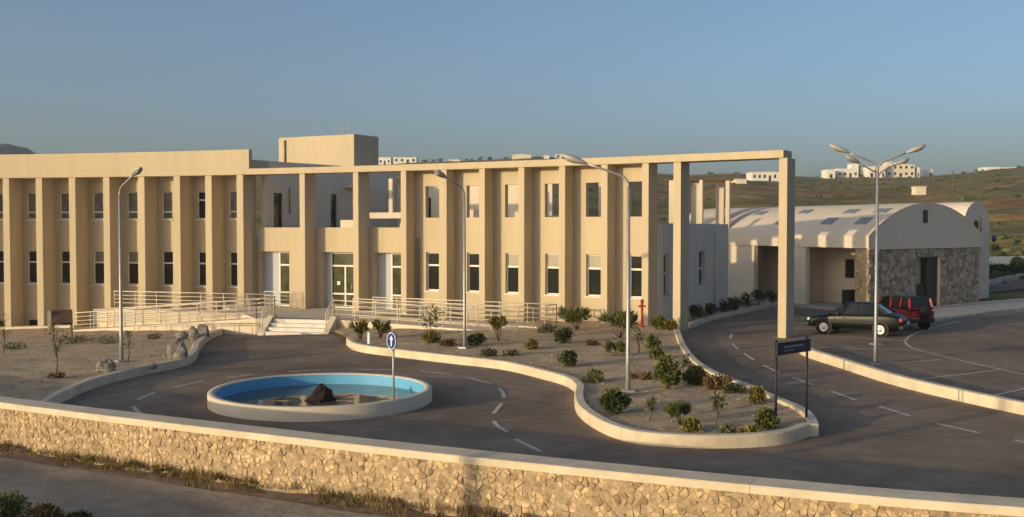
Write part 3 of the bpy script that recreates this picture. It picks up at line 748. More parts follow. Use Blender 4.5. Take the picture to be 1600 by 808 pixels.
# stones: Voronoi cells over the face of the wall
def clip(poly, mx, my, nx, ny):
    out = []; n = len(poly)
    for i in range(n):
        a, b = poly[i], poly[(i + 1) % n]; da = (a[0] - mx) * nx + (a[1] - my) * ny; db = (b[0] - mx) * nx + (b[1] - my) * ny
        if da <= 0: out.append(a)
        if (da < 0 < db) or (db < 0 < da):
            t = da / (da - db); out.append((a[0] + (b[0] - a[0]) * t, a[1] + (b[1] - a[1]) * t))
    return out
def voronoi(U, V, cu, cv, rng, jit=0.42):
    nu, nv = int(U / cu), max(1, int(round(V / cv))); cu, cv = U / nu, V / nv; S = {}
    for i in range(-2, nu + 2):
        for j in range(-2, nv + 2):
            S[i, j] = ((i + .5 + rng.uniform(-jit, jit)) * cu, (j + .5 + rng.uniform(-jit, jit)) * cv)
    cells = []
    for i in range(nu):
        for j in range(nv):
            x, y = S[i, j]; poly = [(x - 2 * cu, y - 2 * cv), (x + 2 * cu, y - 2 * cv), (x + 2 * cu, y + 2 * cv), (x - 2 * cu, y + 2 * cv)]
            for di in (-2, -1, 0, 1, 2):
                for dj in (-2, -1, 0, 1, 2):
                    if (di or dj):
                        a, b = S.get((i + di, j + dj), (None, None))
                        if a is None: continue
                        poly = clip(poly, (x + a) / 2, (y + b) / 2, a - x, b - y)
                        if len(poly) < 3: break
                if len(poly) < 3: break
            if len(poly) >= 3:
                poly = clip(poly, 0, 0, 0, -1); poly = clip(poly, 0, V, 0, 1)
                poly = clip(poly, 0, 0, -1, 0); poly = clip(poly, U, 0, 1, 0)
            if len(poly) >= 3: cells.append(poly)
    return cells
def stone(mb, poly, rng, tf, gap=0.007, lo=0.012, hi=0.045):
    cx = sum(p[0] for p in poly) / len(poly); cy = sum(p[1] for p in poly) / len(poly); n = len(poly)
    h = rng.uniform(lo, hi); tu, tv = rng.uniform(-.12, .12), rng.uniform(-.12, .12); vv = []
    for sc, hh in ((1.0, -0.02), (0.98, h * .55), (0.78, h)):
        for (x, y) in poly:
            dx, dy = x - cx, y - cy; l = max(1e-4, math.hypot(dx, dy)); k = sc * max(0.3, 1 - gap / l)
            vv.append(tf(cx + dx * k, cy + dy * k, hh + (tu * dx + tv * dy if hh > 0 else 0)))
    f = []
    for r in (0, 1):
        for i in range(n): j = (i + 1) % n; f.append((r * n + i, r * n + j, (r + 1) * n + j, (r + 1) * n + i))
    f.append(tuple(2 * n + i for i in range(n)))
    mb.add(vv, f)
rng = random.Random(11)
vis = [p for p in WALL_P if -14.5 < p.x < 9.5]
cum = [0.0]
for a, b in zip(vis, vis[1:]): cum.append(cum[-1] + (b - a).length)
def along(u):
    u = max(0, min(cum[-1] - 1e-6, u))
    lo_, hi_ = 0, len(cum) - 1
    while hi_ - lo_ > 1:
        m_ = (lo_ + hi_) // 2
        if cum[m_] <= u: lo_ = m_
        else: hi_ = m_
    t = (u - cum[lo_]) / (cum[lo_ + 1] - cum[lo_]); p = vis[lo_].lerp(vis[lo_ + 1], t); d = (vis[lo_ + 1] - vis[lo_]).normalized()
    return p, d
def wtf(u, v, h):
    p, d = along(u); n_ = Vector((d.y, -d.x)); q = p + n_ * (h - 0.03)
    return (q.x, q.y, v - 0.02)
cells = voronoi(cum[-1], WT - 0.10, 0.112, 0.088, rng, 0.47)
info = []
for c in cells:
    cu = sum(p[0] for p in c) / len(c); cv = sum(p[1] for p in c) / len(c); p, d = along(cu)
    area = abs(sum(c[i][0] * c[(i + 1) % len(c)][1] - c[(i + 1) % len(c)][0] * c[i][1] for i in range(len(c)))) / 2
    px = 800 + 1600 * p.x / p.y; py = 355 + 1600 * (CAM_Z - cv) / p.y
    score = area / p.y ** 2 * (1 if (0 < px < 1600 and py < 805) else 0.01)
    info.append((score, c))
info.sort(key=lambda t: -t[0])
for sc_, c in info[:300]:
    mb = MB(); stone(mb, c, rng, wtf, .004, .010, .034); mb.build('stone', 'stone_tan', pw)
mb = MB()
for sc_, c in info[300:]: stone(mb, c, rng, wtf, .004, .010, .034)
o = mb.build('stones', 'stone_tan', pw); o['kind'] = 'stuff'

# ------------------------------------------------------------------ fountain
fc = G(500.5, 619); FR = 2.88; FH = 0.34
fc.y = 26.7; fc.x = HX(500.5, 26.6); fc.z = 0
ft = thing('fountain', fc, 'round fountain basin with cream rim, blue lining and dark rock cone', 'fountain')
MB().lathe([(FR, -0.1), (FR, FH - .02), (FR - .02, FH), (FR - 0.17, FH), (FR - .19, FH - .02), (FR - .19, FH - .035)], 96, fc).build('basin_wall', 'stucco_pale', ft)
MB().lathe([(FR - 0.192, FH - .03), (FR - .192, -0.22)], 96, fc).build('basin_lining', 'pool_blue', ft)
MB().lathe([(0.01, -0.20), (FR - .191, -0.20)], 64, fc).build('basin_floor', 'pool_floor', ft)
MB().lathe([(0.005, 0.03), (FR - .19, 0.03)], 96, fc).build('water', 'water', ft)
rk = MB(); rr = random.Random(4); nn_ = 16; v = []; lev = [(0.46, -.2), (.42, 0.0), (.33, .12), (.24, .24), (.13, .36), (.05, .44), (.004, .46)]
for r_, z_ in lev:
    for k_ in range(nn_):
        a_ = 2 * math.pi * (k_ + rr.uniform(-.3, .3)) / nn_; q = r_ * rr.uniform(.78, 1.18)
        v.append((fc.x + q * math.cos(a_), fc.y + q * math.sin(a_), z_ + rr.uniform(-.035, .035)))
rk.add(v, [(i * nn_ + k_, i * nn_ + (k_ + 1) % nn_, (i + 1) * nn_ + (k_ + 1) % nn_, (i + 1) * nn_ + k_) for i in range(len(lev) - 1) for k_ in range(nn_)])
rk.build('rock_cone', 'lava_rock', ft)
MB().tube([(fc.x, fc.y, .4), (fc.x, fc.y, .53)], 0.015, 6).build('nozzle', 'galvanised', ft)
MB().box((fc.x + 2.0, fc.y - .9, 0.04), (.12, .10, .07)).build('float_box', 'dark_metal', ft)

# ------------------------------------------------------------------ vaulted block at the right
A = Vector((19.0, 54.6)); gd = Vector((0.79, 0.613)); ld = Vector((-0.42, 0.9075)); GW = 11.6
gn = Vector((gd.y, -gd.x)); ln = Vector((-ld.y, ld.x))
vb = thing('vaulted_building', (A.x, A.y, 0.0), 'low building with barrel vaulted plaster roof and grey stone gable', 'building')
ZF, ZS, ZA = 3.42, 4.08, 5.93
def vz(u, W, zs, za):
    """circular segment arch"""
    r = za - zs; c = W / 2; Rr = (c * c + r * r) / (2 * r); return za - Rr + math.sqrt(max(0, Rr * Rr - (u - c) ** 2))
def V2(u, t): return A + gd * u + ld * t
def vault(name, u0, W, t0, t1, zf, zs, za, th=0.0):
    mb = MB(); n = 28; v = []
    prof = [(u0, zf), (u0, zs)] + [(u0 + W * k / n, vz(W * k / n, W, zs, za)) for k in range(1, n)] + [(u0 + W, zs), (u0 + W, zf)]
    m = len(prof)
    for t in (t0, t1):
        for (u, z) in prof: q = V2(u, t); v.append((q.x, q.y, z))
    mb.add(v, [tuple(range(m)), tuple(range(2 * m - 1, m - 1, -1))] + [(i, m + i, m + i + 1, i + 1) for i in range(m - 1)] + [(0, m - 1, 2 * m - 1, m)])
    return mb
LV = 20.0
rf = vault('vault_roof', -0.12, GW + 0.24, -0.12, LV, ZF, ZS, ZA).build('vault_roof', 'plaster_white', vb)
# stone gable with doorway
gzb = 0.02
mb = MB(); wall_grid(mb, V2(0, 0), V2(GW, 0), gzb, ZF - 0.06, [(4.7, 7.25, gzb, 2.85)], 0.35, gn); gw = mb.build('gable_wall', 'mortar', vb)
MB().bar((*V2(-.06, -.05), ZF - 0.03), (*V2(GW + .06, -.05), ZF - 0.03), 0.14, 0.08).build('stone_cap', 'plaster_white', vb)
mb = MB(); rng = random.Random(21)
gcells = voronoi(GW, ZF - .08 - gzb, 0.25, 0.22, rng)
def gtf(u, v, h): q = V2(u, 0) + gn * h; return (q.x, q.y, gzb + v)
for c in gcells:
    cu = sum(p[0] for p in c) / len(c); cv = sum(p[1] for p in c) / len(c)
    if 4.6 < cu < 7.35 and cv < 2.85 - gzb + .08: continue
    stone(mb, c, rng, gtf, 0.012, .02, .06)
o = mb.build('gable_stones', 'stone_grey', vb); o['kind'] = 'stuff'
# passage behind the doorway: pale back wall, dark door leaf
MB().bar((*V2(4.55, 0.75), 1.6), (*V2(6.12, 0.75), 1.6), 0.12, 3.2).build('passage_wall', 'plaster_white', vb)
MB().bar((*V2(4.78, 0.48), 0.65), (*V2(6.02, 0.48), 0.65), 0.3, 1.25).build('passage_planter', 'leaf_dark', vb)
dl = MB().bar((*V2(6.1, 0.24), 1.40), (*V2(7.15, 0.24), 1.40), 0.06, 2.78).build('door', 'dark_door', vb)
MB().bar((*V2(7.2, 0.10), 0.02), (*V2(7.2, 0.10), 2.85), 0.10).build('door_jamb', 'stucco_pale', dl)
# slit window in the arch
q = V2(4.75, -.13)
MB().bar((*V2(5.15, -.125), 5.15), (*V2(5.6, -.125), 5.15), 0.05, 0.72).build('slit_window', 'glass_dark', vb)
# long side: fascia carried by piers, recessed porch
mb = MB(); wall_grid(mb, V2(0, LV), V2(0, 0.95), gzb - .2, ZF - .005, [(LV - 4.9, LV - 0.951, gzb - .2, 3.40), (LV - 9.6, LV - 7.0, gzb - .2, 3.40)], 0.3, ln); mb.build('side_wall', 'plaster_white', vb)
MB().slab([tuple(V2(.0, .36)), tuple(V2(.5, .36)), tuple(V2(.5, .95)), tuple(V2(0, .95))], gzb - .2, ZF - .01).build('corner_pier', 'mortar', vb)
mb = MB()
for c in voronoi(0.9, ZF - .1 - gzb, 0.24, 0.2, rng):
    def ptf(u, v, h): q = V2(0, 0.02 + u) + ln * h; return (q.x, q.y, gzb + v)
    stone(mb, c, rng, ptf, 0.012, .02, .05)
o = mb.build('pier_stones', 'stone_tan', vb); o['kind'] = 'stuff'
for (t0, t1, ww) in ((0.0, 5.9, (2.0, 2.8)), (5.9, 19.0, (10.6, 11.4))):
    b0, b1 = V2(2.6, t1), V2(2.6, t0 + .36); L_ = (b1 - b0).length; op = (ww[0], ww[1], 1.6, 2.7)
    mb = MB(); wall_grid(mb, b0, b1, 0, ZF + .1, [op], 0.2, ln); mb.build('porch_wall', 'plaster_white', vb)
    window(vb, b0, b1, op, ln, frame='dark_door', inset=.1)
MB().slab([tuple(V2(0.3, 5.7)), tuple(V2(2.6, 5.7)), tuple(V2(2.6, 6.0)), tuple(V2(.3, 6.0))], 0, ZF).build('porch_wall', 'plaster_white', vb)
MB().slab([tuple(V2(0.3, 11.2)), tuple(V2(2.6, 11.2)), tuple(V2(2.6, 11.4)), tuple(V2(.3, 11.4))], 0, ZF).build('porch_wall', 'plaster_white', vb)
# roof lights
def rooflight(u, t, wu=0.7, wt=0.9):
    z = vz(u + .12, GW + .24, ZS, ZA); z2 = vz(u + wu + .12, GW + .24, ZS, ZA); v = []
    for k in (-.05, .06):
        for (uu, zz, tt) in ((u, z, t), (u + wu, z2, t), (u + wu, z2, t + wt), (u, z, t + wt)): q = V2(uu, tt); v.append((q.x, q.y, zz + k))
    mb = MB(); mb.add(v, [(3, 2, 1, 0), (4, 5, 6, 7), (0, 1, 5, 4), (1, 2, 6, 5), (2, 3, 7, 6), (3, 0, 4, 7)]); mb.build('roof_light', 'roof_light', rf)
for u, t in ((0.9, 3.6), (2.3, 3.0), (0.9, 7.6), (2.4, 7.0), (2.3, 11.2), (0.9, 0.9), (2.3, 0.6)): rooflight(u, t)
# narrow second vault behind
vault('vault', 12.3, 3.2, 1.6, 15, -0.2, 4.2, 6.15).build('rear_vault', 'plaster_white', vb)
MB().bar((*V2(13.55, 1.57), 4.6), (*V2(13.95, 1.57), 4.6), 0.06, 0.7).build('slit_window', 'glass_dark', vb)
MB().bar((*V2(14.3, 1.57), 5.25), (*V2(14.3, 1.57), 3.0), 0.05).build('downpipe', 'pipe_brown', vb)
MB().ell((*V2(15.55, 1.3), 3.8), (.16, .16, .22), 8, 6).build('wall_lamp', 'sign_blue', vb)
# floor of the porch
MB().slab([tuple(V2(-.6, .4)), tuple(V2(2.6, .4)), tuple(V2(2.6, 11)), tuple(V2(-.6, 11))], -0.1, 0.12).build('porch_floor', 'concrete', vb)
MB().box((*V2(1.4, 2.4), 0.12 + .45), (0.9, 0.5, 0.9), rz=.6).build('porch_counter', 'dark_metal', vb)

# ------------------------------------------------------------------ street lamps
def lamp_local(root, arms, H=6.35, AL=1.0, slope=19):
    MB().tube([(0, 0, -.05), (0, 0, 0.9), (0, 0, H)], [0.066, 0.058, 0.042], 10).build('pole', 'galvanised', root, local=True)
    MB().box((0, 0, 0.02), (0.34, 0.34, 0.05)).build('base_plate', 'galvanised', root, local=True)
    for a in arms:
        d = Vector((math.cos(a), math.sin(a), 0)); pts = []; rb = 0.35; fe = R(90 - slope)
        for k in range(8): ph = fe * k / 7; pts.append(d * rb * (1 - math.cos(ph)) + Vector((0, 0, H + rb * math.sin(ph))))
        e_ = d * math.cos(R(slope)) + Vector((0, 0, math.sin(R(slope)))); pts += [pts[-1] + e_ * AL * .5, pts[-1] + e_ * AL]
        am = MB().tube(pts, [0.042 - .012 * k / 9 for k in range(10)], 8).build('arm', 'galvanised', root, local=True)
        tip = pts[-1]; dd = (pts[-1] - pts[-2]).normalized()
        sx = Vector((-d.y, d.x, 0)); uz = dd.cross(sx).normalized(); uz = uz if uz.z > 0 else -uz
        Mx = Matrix((dd, sx, uz)).transposed()
        hd = MB()
        hd.lathe([(0.03, -.1), (.07, 0.0), (.115, .16), (.125, .34), (.10, .50), (.04, .60), (.005, .615)], 10, tip, True, Mx @ Matrix(((0, 0, 1), (0, 1.15, 0), (-.72, 0, 0))))
        h_ = hd.build('lamp_head', 'lamp_head', root, local=True)
        MB().ell(tip + dd * .34 - uz * .062, (.19, .095, .045), 10, 6, Mx).build('lens', 'lamp_lens', h_, local=True)
LG = 'street lamps on the forecourt'
p1 = G(190, 574); p2 = G(726, 553); p3 = G(981, 622)
l1 = thing('street_lamp', (p1.x, p1.y, soil_z(p1.x, p1.y)), 'single-arm grey street lamp in the bare garden by the boulders', 'street lamp', LG, 0)
lamp_local(l1, [0.0], H=5.42); l1.rotation_euler.z = R(-48)
dup(l1, (p2.x, p2.y, soil_z(p2.x, p2.y)), R(238), 'single-arm grey street lamp on the island before the ramp railing')
dup(l1, (p3.x, p3.y, soil_z(p3.x, p3.y)), R(180), 'single-arm grey street lamp on the island rising from a dark bush')
p4 = G(1368, 571); p4 += Vector((0.06, .18, 0))
l4 = thing('double_street_lamp', (p4.x, p4.y, gz(p4.x, p4.y)), 'double-arm street lamp behind the car park kerb', 'street lamp', LG, 0)
lamp_local(l4, [0.0, math.pi], H=6.38, AL=.85, slope=22)
dup(l4, (HX(1370.5, 39.6), 39.6, gz(HX(1370.5, 39.6), 39.6)), R(24), 'double-arm street lamp farther back beside the red car')
# utility pole on the bank (its long shadow crosses the wall and the drive)
upx, upy = -15.9, 4.9
up_ = thing('utility_pole', (upx, upy, near_z(upx, upy)), 'wooden utility pole on the earth bank', 'pole')
MB().tube([(upx, upy, near_z(upx, upy) - .3), (upx, upy, near_z(upx, upy) + 6.2)], [0.15, 0.11], 10).build('pole', 'wood_brown', up_)
MB().bar((upx - .5, upy + .6, near_z(upx, upy) + 5.8), (upx + .5, upy - .6, near_z(upx, upy) + 5.8), .09).build('cross_arm', 'wood_brown', up_)

# ------------------------------------------------------------------ signs, bollard, hydrant, notice board
sp = G(615, 646); sg = thing('road_sign', (sp.x, sp.y, 0), 'round blue sign with white arrow on a thin post by the fountain', 'sign')
MB().tube([(sp.x, sp.y, -.05), (sp.x, sp.y, 2.05)], 0.028, 8).build('post', 'galvanised', sg)
MB().lathe([(0.16, 0), (.16, .02), (.03, .035)], 14, (sp.x, sp.y, 0.004)).build('base_plate', 'galvanised', sg)
Ms = Matrix.Rotation(R(-52), 3, 'Z') @ Matrix.Rotation(R(90), 3, 'X')
sc_ = Vector((sp.x, sp.y, 1.78)); fn_ = Ms @ Vector((0, 0, 1))
dk = MB().lathe([(0.001, -.012), (.225, -.012), (.23, 0), (.225, .012), (.001, .012)], 28, sc_ + fn_ * .045, False, Ms).build('sign_disc', 'sign_blue', sg)
MB().lathe([(.188, .0145), (.212, .0145)], 28, sc_ + fn_ * .045, False, Ms).build('ring', 'sign_white', dk)
ar = MB(); pl = [(-.03, -.13), (.03, -.13), (.03, .03), (.09, .03), (0, .14), (-.09, .03), (-.03, .03)]
ar.add([Ms @ Vector((x, y, .0155)) + sc_ + fn_ * .045 for x, y in pl], [(0, 1, 2, 6), (6, 2, 3, 4), (6, 4, 5)]); ar.build('arrow', 'sign_white', dk)
a1 = G(1212, 667, .2); a2 = G(1260, 656, .2)
ds = thing('direction_sign', (a1.x, a1.y, soil_z(a1.x, a1.y)), 'dark direction board on two slim posts at the island tip', 'sign')
for q in (a1, a2): MB().tube([(q.x, q.y, soil_z(q.x, q.y) - .1), (q.x, q.y, 2.10)], 0.028, 8).build('post', 'dark_metal', ds)
dv = (a2 - a1); dv.z = 0; dl_ = dv.length; dv.normalize(); dn = Vector((dv.y, -dv.x, 0)); mid = (a1 + a2) / 2
Mb = Matrix((dv, -dn, Vector((0, 0, 1)))).transposed()
bd = MB().box((mid.x + dn.x * .045, mid.y + dn.y * .045, 1.90), (dl_ + .1, .03, .25), M=Mb).build('board', 'sign_navy', ds)
fb = MB()
for zz in (1.775, 2.025): fb.box((mid.x + dn.x * .05, mid.y + dn.y * .05, zz), (dl_ + .12, .045, .02), M=Mb)
fb.build('board_edge', 'dark_metal', bd)
lt = MB(); rr = random.Random(9)
for zz, hh, x0, x1 in ((1.93, .05, -.40, .36), (1.85, .03, -.38, -.02)):
    x = x0
    while x < x1:
        wd = rr.uniform(.025, .05); c = mid + dn * .063 + dv * (x + wd / 2); lt.box((c.x, c.y, zz), (wd * .75, .004, hh * rr.uniform(.7, 1)), M=Mb); x += wd + .012
lt.build('lettering', 'sign_letter', bd)
bp3 = G(577, 538, .2); bo = thing('bollard', (bp3.x, bp3.y, soil_z(bp3.x, bp3.y)), 'short white bollard at the rounded end of the island', 'bollard')
MB().lathe([(0.07, -.1), (.07, .42), (.055, .455), (.001, .465)], 14, bo.location).build('post', 'white_paint', bo)
MB().lathe([(0.10, 0), (.10, .03), (.07, .035)], 14, bo.location).build('base', 'white_paint', bo)
hp = G(1003, 511, .2); hy = thing('fire_hydrant', (hp.x, hp.y, soil_z(hp.x, hp.y)), 'tall red fire hydrant standpipe before the last fin', 'hydrant'); hl = hy.location
MB().tube([hl + Vector((0, 0, -.1)), hl + Vector((0, 0, 1.08))], .055, 12).build('standpipe', 'hydrant_red', hy)
MB().lathe([(.12, 0), (.12, .05), (.07, .06)], 12, hl).build('flange', 'hydrant_red', hy)
MB().lathe([(.07, 1.05), (.085, 1.12), (.07, 1.19), (.03, 1.22), (.001, 1.22)], 12, hl).build('bonnet', 'hydrant_red', hy)
for s in (-1, 1): MB().tube([hl + Vector((0, 0, .93)), hl + Vector((.15 * s, -.05, .92))], [.038, .048], 10).build('outlet', 'hydrant_red', hy)
nb = G(98, 535, .1); nbz = soil_z(nb.x, nb.y)
no = thing('notice_board', (nb.x, nb.y, nbz), 'weathered brown notice board on two posts before the left wing', 'notice board')
for s in (-.33, .33): MB().bar((nb.x + s, nb.y + s * .5, nbz - .1), (nb.x + s, nb.y + s * .5, nbz + 1.1), .07).build('post', 'wood_brown', no)
MB().box((nb.x, nb.y - .02, nbz + 1.05), (.85, .10, .62), M=Matrix.Rotation(math.atan(.5), 3, 'Z') @ Matrix.Rotation(R(-25), 3, 'X')).build('panel', 'wood_brown', no)
MB().box((nb.x - .47, nb.y - .26, nbz + .95), (.12, .14, .75), M=Matrix.Rotation(math.atan(.5), 3, 'Z')).build('side_panel', 'stucco_pale', no)

# ------------------------------------------------------------------ cars
def car(root, L_, W, H, paint, kind):
    hw = W / 2
    def lv(name, mb, mt, par=root, bev=0.0, sub=False):
        o = mb.build(name, mt, par, local=True, bevel=bev)
        if sub: s_ = o.modifiers.new('sub', 'SUBSURF'); s_.levels = 1; s_.render_levels = 2
        return o
    if kind == 'sedan':
        #   x,   bottom, belt,  half width
        st = [(-2.16, .40, .62, .60), (-2.12, .27, .78, .74), (-1.9, .22, .93, .81), (-1.45, .20, .97, .845), (-0.9, .20, .95, .85), (0, .20, .92, .85), (.75, .20, .90, .85), (1.2, .20, .86, .84), (1.75, .22, .77, .81), (2.05, .26, .68, .74), (2.12, .38, .58, .62)]
        gh = [(-1.52, .96, .70), (-0.95, H - .05, .56), (-.45, H, .58), (.15, H - .01, .585), (.42, H - .05, .57), (1.12, .87, .70)]
        xw = (-1.23, 1.27); rw = .30
    else:
        st = [(-1.78, .50, .70, .70), (-1.74, .36, .98, .80), (-1.4, .32, 1.06, .82), (-.8, .32, 1.06, .825), (0, .32, 1.05, .825), (.62, .32, 1.03, .825), (.95, .33, .98, .81), (1.5, .36, .93, .78), (1.68, .40, .82, .73), (1.74, .48, .7, .66)]
        gh = [(-1.72, 1.04, .74), (-1.60, H - .04, .66), (-1.2, H, .665), (.05, H - .01, .665), (.30, H - .06, .65), (.72, 1.03, .73)]
        xw = (-1.08, 1.10); rw = .335
    v = []; ring = 10
    for (x, zb, zt, w_) in st:
        zm = (zb + zt) / 2
        sec = [(-w_ * .55, zt + .02), (-w_ * .93, zt - .005), (-w_, zt - .10), (-w_ * 1.0, zm - .02), (-w_ * .95, zb), (w_ * .95, zb), (w_ * 1.0, zm - .02), (w_, zt - .10), (w_ * .93, zt - .005), (w_ * .55, zt + .02)]
        v += [(x, y, z) for y, z in sec]
    f = []
    for i in range(len(st) - 1):
        for k in range(ring): k2 = (k + 1) % ring; f.append((i * ring + k, i * ring + k2, (i + 1) * ring + k2, (i + 1) * ring + k))
    f += [tuple(range(ring - 1, -1, -1)), tuple((len(st) - 1) * ring + k for k in range(ring))]
    mb = MB(); mb.add(v, f, True); body = lv('body', mb, paint, sub=True)
    # glasshouse
    v = []
    for (x, z, w_) in gh: v += [(x, -w_, z), (x, w_, z)]
    zb = .88 if kind == 'sedan' else 1.0
    vb_ = []
    for (x, z, w_) in gh: vb_ += [(x, -hw * .90, zb), (x, hw * .90, zb)]
    mb = MB(); n = len(gh); f = []
    o_ = 2 * n
    for i in range(n - 1):
        f.append((2 * i, 2 * i + 1, 2 * i + 3, 2 * i + 2))
        f.append((2 * i, 2 * i + 2, o_ + 2 * i + 2, o_ + 2 * i)); f.append((2 * i + 1, o_ + 2 * i + 1, o_ + 2 * i + 3, 2 * i + 3))
    f += [(0, o_, o_ + 1, 1), (2 * n - 2, 2 * n - 1, o_ + 2 * n - 1, o_ + 2 * n - 2)]
    mb.add(v + vb_, f); gl = lv('glasshouse', mb, 'car_glass')
    # roof skin and pillars
    mb = MB(); rr_ = gh[1:5]; vv = []
    for (x, z, w_) in rr_: vv += [(x, -w_ - .012, z - .03), (x, -w_ + .03, z + .018), (x, 0, z + .035), (x, w_ - .03, z + .018), (x, w_ + .012, z - .03)]
    mb.add(vv, [(5 * i + k, 5 * i + k + 1, 5 * i + k + 6, 5 * i + k + 5) for i in range(3) for k in range(4)], True)
    lv('roof', mb, paint if kind == 'sedan' else 'car_trim')
    for s in (-1, 1):
        lv('pillar', MB().bar((gh[4][0], s * gh[4][2], gh[4][1] - .01), (gh[5][0], s * gh[5][2], gh[5][1]), .05), paint)
        lv('pillar', MB().bar((gh[1][0], s * gh[1][2], gh[1][1] - .01), (gh[0][0], s * gh[0][2], gh[0][1]), .09 if kind == 'sedan' else .10), paint)
        bx_ = -.18 if kind == 'sedan' else -.35
        lv('pillar', MB().bar((bx_, s * (gh[2][2] + .004), H - .02), (bx_, s * (hw * .90 + .004), zb), .07), paint)
        if kind == 'suv': lv('pillar', MB().bar((-1.05, s * (gh[2][2] + .004), H - .02), (-1.0, s * (hw * .90 + .004), zb), .24, .05), paint)
        else: lv('pillar', MB().bar((-.98, s * (gh[2][2] - .01), H - .06), (-1.12, s * (hw * .90), zb), .05), paint)
        # door seam lines and side moulding
        mb = MB()
        for xx in ((-.95, -.15, .78) if kind == 'sedan' else (-.42, .62)): mb.box((xx, s * (hw * 1.0 - .0), (zb + .3) / 2 + .1), (.012, .012, zb - .45))
        mb.box((.0, s * (hw + .004), .56 if kind == 'sedan' else .62), (2.6 if kind == 'sedan' else 2.2, .022, .05))
        lv('side_moulding', mb, 'car_trim')
        dm = MB().box((.62 if kind == 'sedan' else .45, s * (hw + .06), zb + .05), (.10, .17, .12)); lv('mirror', dm, 'car_trim' if kind == 'suv' else paint, bev=.02)
        hd = MB().box((.35, s * (hw + .012), zb - .14), (.16, .02, .035)); lv('door_handle', hd, 'car_trim')
        fx = st[-1][0]; hl = MB().box((fx - .12, s * hw * .66, .62 if kind == 'sedan' else .72), (.14, .34, .13)); lv('headlight', hl, 'head_lamp', bev=.03)
        rx = st[0][0]; tl = MB().box((rx + .08, s * hw * (.74 if kind == 'sedan' else .88), .74 if kind == 'sedan' else .80), (.14, .34 if kind == 'sedan' else .14, .15 if kind == 'sedan' else .3)); lv('tail_light', tl, 'tail_red', bev=.02)
    for xx in (st[-1][0] - .05, st[0][0] + .05):
        b_ = MB().box((xx, 0, .42 if kind == 'sedan' else .50), (.26, W * .96, .20)); lv('bumper', b_, paint if kind == 'sedan' else 'car_trim', bev=.05)
    pl_ = MB().box((st[0][0] - .025 - (.06 if kind == 'sedan' else 0), -.0 if kind == 'sedan' else .45, .60 if kind == 'sedan' else .56), (.02, .5, .11)); lv('number_plate', pl_, 'plate_white')
    MY = Matrix.Rotation(R(90), 3, 'X')
    for x in xw:
        for s in (-1, 1):
            c = Vector((x, s * (hw - .09), rw)); M = MY if s < 0 else Matrix.Rotation(R(-90), 3, 'X')
            lv('wheel_arch', MB().lathe([(.001, .0), (rw + .065, 0), (rw + .065, .115), (.001, .115)], 22, Vector((x, s * (hw - .105), rw + .015)), False, M), 'car_trim')
            t_ = lv('wheel', MB().lathe([(rw * .62, .02), (rw * .66, .118), (rw * .9, .124), (rw, .09), (rw, -.07), (rw * .9, -.09), (.01, -.09)], 24, c + Vector((0, s * .012, 0)), True, M), 'tyre')
            lv('rim', MB().lathe([(.001, .135), (.05, .135), (.07, .115), (rw * .5, .105), (rw * .63, .128), (rw * .67, .11), (.001, .05)], 20, c + Vector((0, s * .012, 0)), True, M), 'wheel_rim', t_)
    if kind == 'suv':
        Mx = Matrix.Rotation(R(-90), 3, 'Y'); c = Vector((st[0][0] - .10, -.12, .92))
        t_ = lv('spare_wheel', MB().lathe([(.001, .10), (.2, .10), (.30, .085), (.325, .03), (.325, -.06), (.2, -.1)], 24, c, True, Mx), 'tyre')
        lv('spare_cover', MB().lathe([(.001, .112), (.17, .108), (.2, .098)], 20, c, True, Mx), 'car_trim', t_)
        lv('rear_window_frame', MB().box((-1.73, 0, 1.09), (.03, 1.3, .05)), paint)
wf = G(1285, 521.8); wr_ = G(1378, 527)
hd = (wf - wr_); hd.z = 0; hd.normalize(); sidev = Vector((hd.y, -hd.x, 0))   # far side
if sidev.y < 0: sidev = -sidev
cc = (wf + wr_) / 2 + sidev * 0.84
c1 = thing('car', (cc.x, cc.y, gz(cc.x, cc.y)), 'dark green saloon car parked beside the kerb', 'car', None, math.atan2(hd.y, hd.x))
car(c1, 4.3, 1.70, 1.37, 'paint_green', 'sedan'); c1.scale = (.93, .95, .98)
c2 = thing('car', (17.45, 46.3, gz(17.45, 46.3)), 'red compact off-road car with a spare wheel on its tail', 'car', None, R(110))
car(c2, 3.6, 1.65, 1.60, 'paint_red', 'suv'); c2.scale = (.88, .86, .90)

